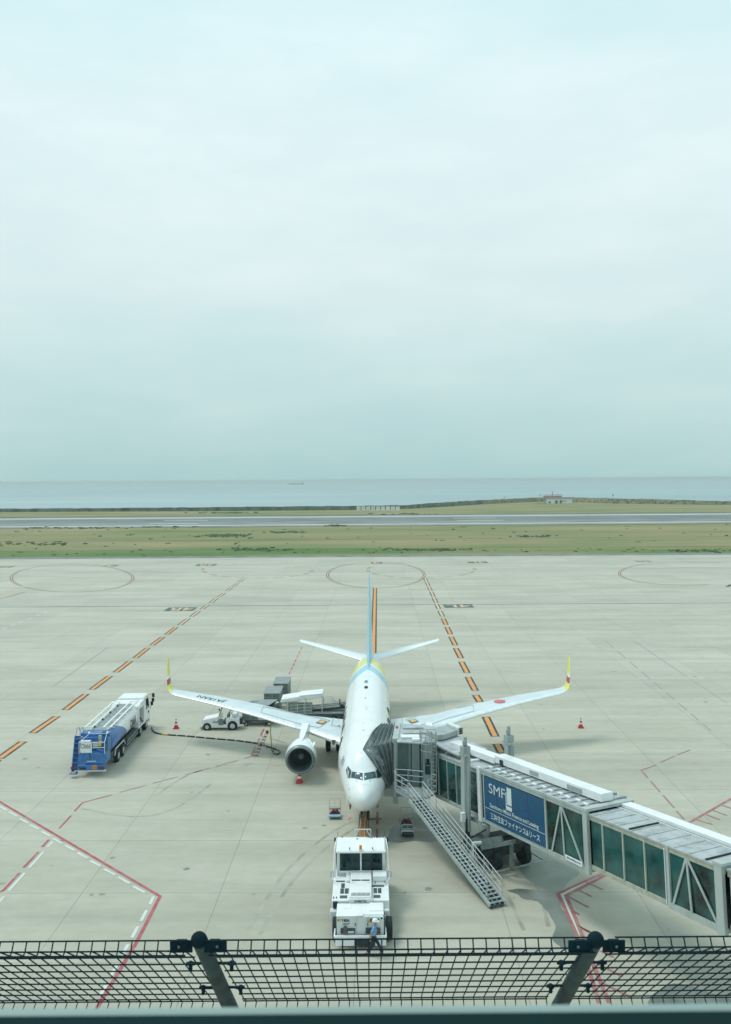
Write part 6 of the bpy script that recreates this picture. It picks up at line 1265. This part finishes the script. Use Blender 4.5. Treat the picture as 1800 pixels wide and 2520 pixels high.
lid = MB().prism([(-11.7, 85.6, 1.62), (-9.0, 84.9, 1.95), (-8.4, 86.9, 2.0), (-10.9, 88.0, 1.72)], (0, 0, .05)).build('cart_lid', CONT, BC)
q = MB()
for k in range(4): t_ = .3+k*.1; a = Vector((-11.7, 85.6, 1.675)).lerp(Vector((-9.0, 84.9, 2.005)), t_); q.beam(a+Vector((.1, .3, .01)), a+Vector((.35, .9, .01)), .08, .01)
q.build('lid_marks', mat('lid_mark_grey', (.12, .16, .16), .6), lid)
MB().beam((-12.0, 86.0, .45), (-11.5, 86.0, .45), .08).build('drawbar', DARK, BC); MB().box(-11.6, -11.3, 85.05, 85.2, .3, .6).build('cart_bumper', GALV, BC)
# ================================================================== BELT LOADER
BL = thing('belt_loader', 'white canopied belt loader reaching the rear hold behind the left wing', 'belt loader', (-5.6, 86.0, 0), math.radians(-2)); M = Matrix.Translation((-8.0, 86.2, 0))
def bl(name, m, *a, bevel=.02): return MB(M).box(*a).build(name, m, BL, bevel=bevel)
bl('chassis', mat('loader_dark', (.06, .085, .085), .6, var=.2), .4, 6.0, -.1, 2.0, .35, .85); bl('deck', GALV, .3, 6.0, -.15, 2.05, .85, .95)
MB(M).prism([(-.1, 0, 1.95), (.0, 0, 2.22), (1.6, 0, 2.45), (3.8, 0, 2.66), (3.95, 0, 2.5), (3.9, 0, 2.34), (.0, 0, 1.85)], (0, 1.9, 0)).build('canopy', WHITE, BL, bevel=.07)
MB(M).prism([(1.7, -.02, 2.47), (3.85, -.02, 2.675), (3.85, -.02, 2.72), (1.7, -.02, 2.53)], (0, 1.94, 0)).build('canopy_top', WHITE, BL)
for x, z in ((.6, 2.1), (2.2, 2.35), (3.8, 2.5)):
    for y in (.03, 1.85): MB(M).beam((x, y, .9), (x, y, z), .06).build('canopy_post', DWHITE, BL)
q = MB(M)
for z in (1.15, 1.45, 1.75): q.beam((.9, 0, z-.1), (2.8, 0, z), .035)
for x in (.9, 1.5, 2.1, 2.8): q.beam((x, 0, .9), (x, 0, 1.75), .035)
q.build('side_rail', DWHITE, BL)
bl('side_panel', mat('loader_panel', (.20, .24, .22), .6, var=.15), .5, 2.9, .05, .1, .95, 1.9)
MB(M).hexa([(2.6, .5, .95), (8.2, .5, 1.35), (8.2, 1.5, 1.35), (2.6, 1.5, .95), (2.6, .5, 1.1), (8.2, .5, 1.6), (8.2, 1.5, 1.6), (2.6, 1.5, 1.1)]).build('conveyor', mat('belt_dark', (.05, .07, .07), .7), BL)
MB(M).beam((2.6, .42, 1.2), (8.2, .42, 1.68), .09, .12).beam((2.6, 1.58, 1.2), (8.2, 1.58, 1.68), .09, .12).build('conveyor_rail', RAILM, BL)
q = MB(M)
for pts in ([(3.9, .4, 1.2), (3.9, .4, 2.0), (4.6, .4, 2.1), (5.1, .4, 1.4)], [(3.9, 1.6, 1.2), (3.9, 1.6, 2.0), (4.6, 1.6, 2.1), (5.1, 1.6, 1.4)], [(3.9, .4, 1.7), (4.8, .4, 1.8)]): q.tube(pts, .025, 6)
q.build('guard_rail', RAILM, BL); bl('operator_seat', BLACK, 5.45, 5.8, .0, .4, 1.4, 1.65, bevel=.05); MB(M).box(5.40, 5.5, .0, .4, 1.65, 2.15).build('seat_back', BLACK, BL, bevel=.04)
MB(M).tube([(6.3+.04*math.sin(a), .2+.17*math.cos(a), 1.9+.15*math.sin(a)) for a in [2*PI*k/12 for k in range(13)]], .015, 6).beam((6.3, .2, 1.9), (6.4, .2, 1.4), .03).build('steering_wheel', BLACK, BL)
for x in (1.0, 4.9):
    for y in (0, 1.9): wheel(BL, M, x, y, .36, .24, ax='y')

# ================================================================== SAFETY FENCE OUTSIDE THE WINDOW
FE = thing('safety_fence', 'dark wire mesh safety fence leaning over the window ledge in the foreground', 'fence', (.1, 3.8, 20.3))
def dz(v, Y): return HC-(v-HY)/FP*Y
T1 = (3.52, dz(2311, 3.52)); T2_ = (3.50, dz(2337, 3.50)); T3_ = (3.48, dz(2348.5, 3.48)); P0 = (3.67, dz(2352.5, 3.67)); P1_ = (4.40, dz(2456, 4.40)); P2_ = (4.43, dz(2461, 4.43)); P3_ = (4.40, dz(2478, 4.40))
WR = .0028
panels = [(-2.45, -.70), (-.595, .84), (.945, 2.4)]
for x0, x1 in panels:
    q = MB(); n = int(round((x1-x0)/.05)); 
    for i in range(n+1):
        x = x0+(x1-x0)*i/n
        q.tube([(x, *T1), (x, *T2_), (x, *T3_)], WR, 5); q.tube([(x+.004, *P0), (x+.004, *T2_)], WR, 5); q.tube([(x, *P0), (x, *P1_)], WR, 5)
        q.tube([(x, *P1_), (x+.006, *P2_), (x+.004, *P3_)], WR, 5)
    def hw(p): q.tube([(x0-.01, *p), (x1+.01, *p)], WR*1.15, 5)
    for p in (T1, T2_, T3_, P0, P1_, P2_): hw(p)
    for k in range(1, 7): hw((P0[0]+(P1_[0]-P0[0])*k/7, P0[1]+(P1_[1]-P0[1])*k/7))
    q.build('mesh_panel', FENCEM, FE)
for u, sgn, xb in ((490, 1, -.682), (1467, -1, .935)):
    t0 = AT(u, 2310, 3.50); t1 = Vector((xb, 4.62, dz(2490, 4.62))); d = (t1-t0).normalized()
    po = MB().tube([t0+d*.02, t1], [.030, .037], 20).build('post', mat('post_steel', (.008, .038, .044), .6, var=.5, vs=9, spec=.2), FE, smooth=True)
    MB().ell((t0.x, t0.y, t0.z-.005), .031, .031, .031, 20, 12).build('ball_cap', FENCEM, po, smooth=True)
    for s_ in (-1, 1):
        a = t0+Vector((s_*.022, -.01, -.012)); q = MB().box(min(a.x, a.x+s_*.085), max(a.x, a.x+s_*.085), a.y-.006, a.y+.004, a.z-.034, a.z+.012).box(min(a.x+s_*.02, a.x+s_*.06), max(a.x+s_*.02, a.x+s_*.06), a.y-.012, a.y+.004, a.z-.02, a.z+.016)
        q.build('top_bracket', FENCEM, po, bevel=.003); MB().ell((a.x+s_*.05, a.y-.012, a.z-.008), .006, .006, .006, 10, 6).build('bracket_bolt', mat('bolt_steel', (.12, .16, .16), .3, metal=.6), po, smooth=True)
        for k in (.30, .62):
            c_ = t0+d*(t1-t0).length*k; e_ = c_+Vector((s_*.085, 0, .008)); MB().tube([c_+Vector((s_*.03, 0, .01)), e_], .006, 8).build('clamp_rod', FENCEM, po)
            MB().ell(e_, .014, .012, .012, 10, 6).box(e_.x-.018, e_.x+.018, e_.y-.004, e_.y+.004, e_.z-.006, e_.z+.006).tube([e_, e_+Vector((0, 0, -.03))], .008, 8).build('clamp', FENCEM, po, smooth=False)
        b_ = t1+Vector((s_*.07, -.12, .045)); MB().box(b_.x-.05, b_.x+.05, b_.y-.01, b_.y, b_.z-.06, b_.z+.03).build('foot_plate', FENCEM, po, bevel=.003)
# ---------------- window ledge inside the room
q = MB(); zl = HC-.34
LG = mat('ledge_metal', (.27, .36, .34), .35, var=.05)
o = MB().prism([(-.9, .600, zl-.02), (-.9, .602, zl-.004), (-.9, .598, zl), (-.9, .5945, zl-.0003), (-.9, .592, zl-.002), (-.9, .592, zl-.02)], (1.8, 0, 0)).build('ledge_rail', LG, None, smooth=False); struct(o); o.name = 'window_ledge'
o = MB().box(-.9, .9, .555, .5918, zl-.03, zl-.0012).build('window_gasket', mat('gasket_dark', (.004, .022, .024), .8, spec=.1), None); struct(o)
# ---------------- haze: pale even air from the camera to beyond the sea
hz = MB().box(-17000, 17000, -100, 27000, -4.2, 24.2)
m = bpy.data.materials.new('haze_air'); m.use_nodes = True; t = m.node_tree; t.nodes.clear()
ot = N(t, 'ShaderNodeOutputMaterial'); pv = N(t, 'ShaderNodeVolumePrincipled'); pv.inputs['Color'].default_value = (.86, .96, .96, 1); pv.inputs['Density'].default_value = .00016; pv.inputs['Anisotropy'].default_value = .2
t.links.new(pv.outputs[0], ot.inputs['Volume'])
o = hz.build('haze', m); tag(o, 'pale grey green air in which the sea and far shore fade', 'haze', kind='stuff')
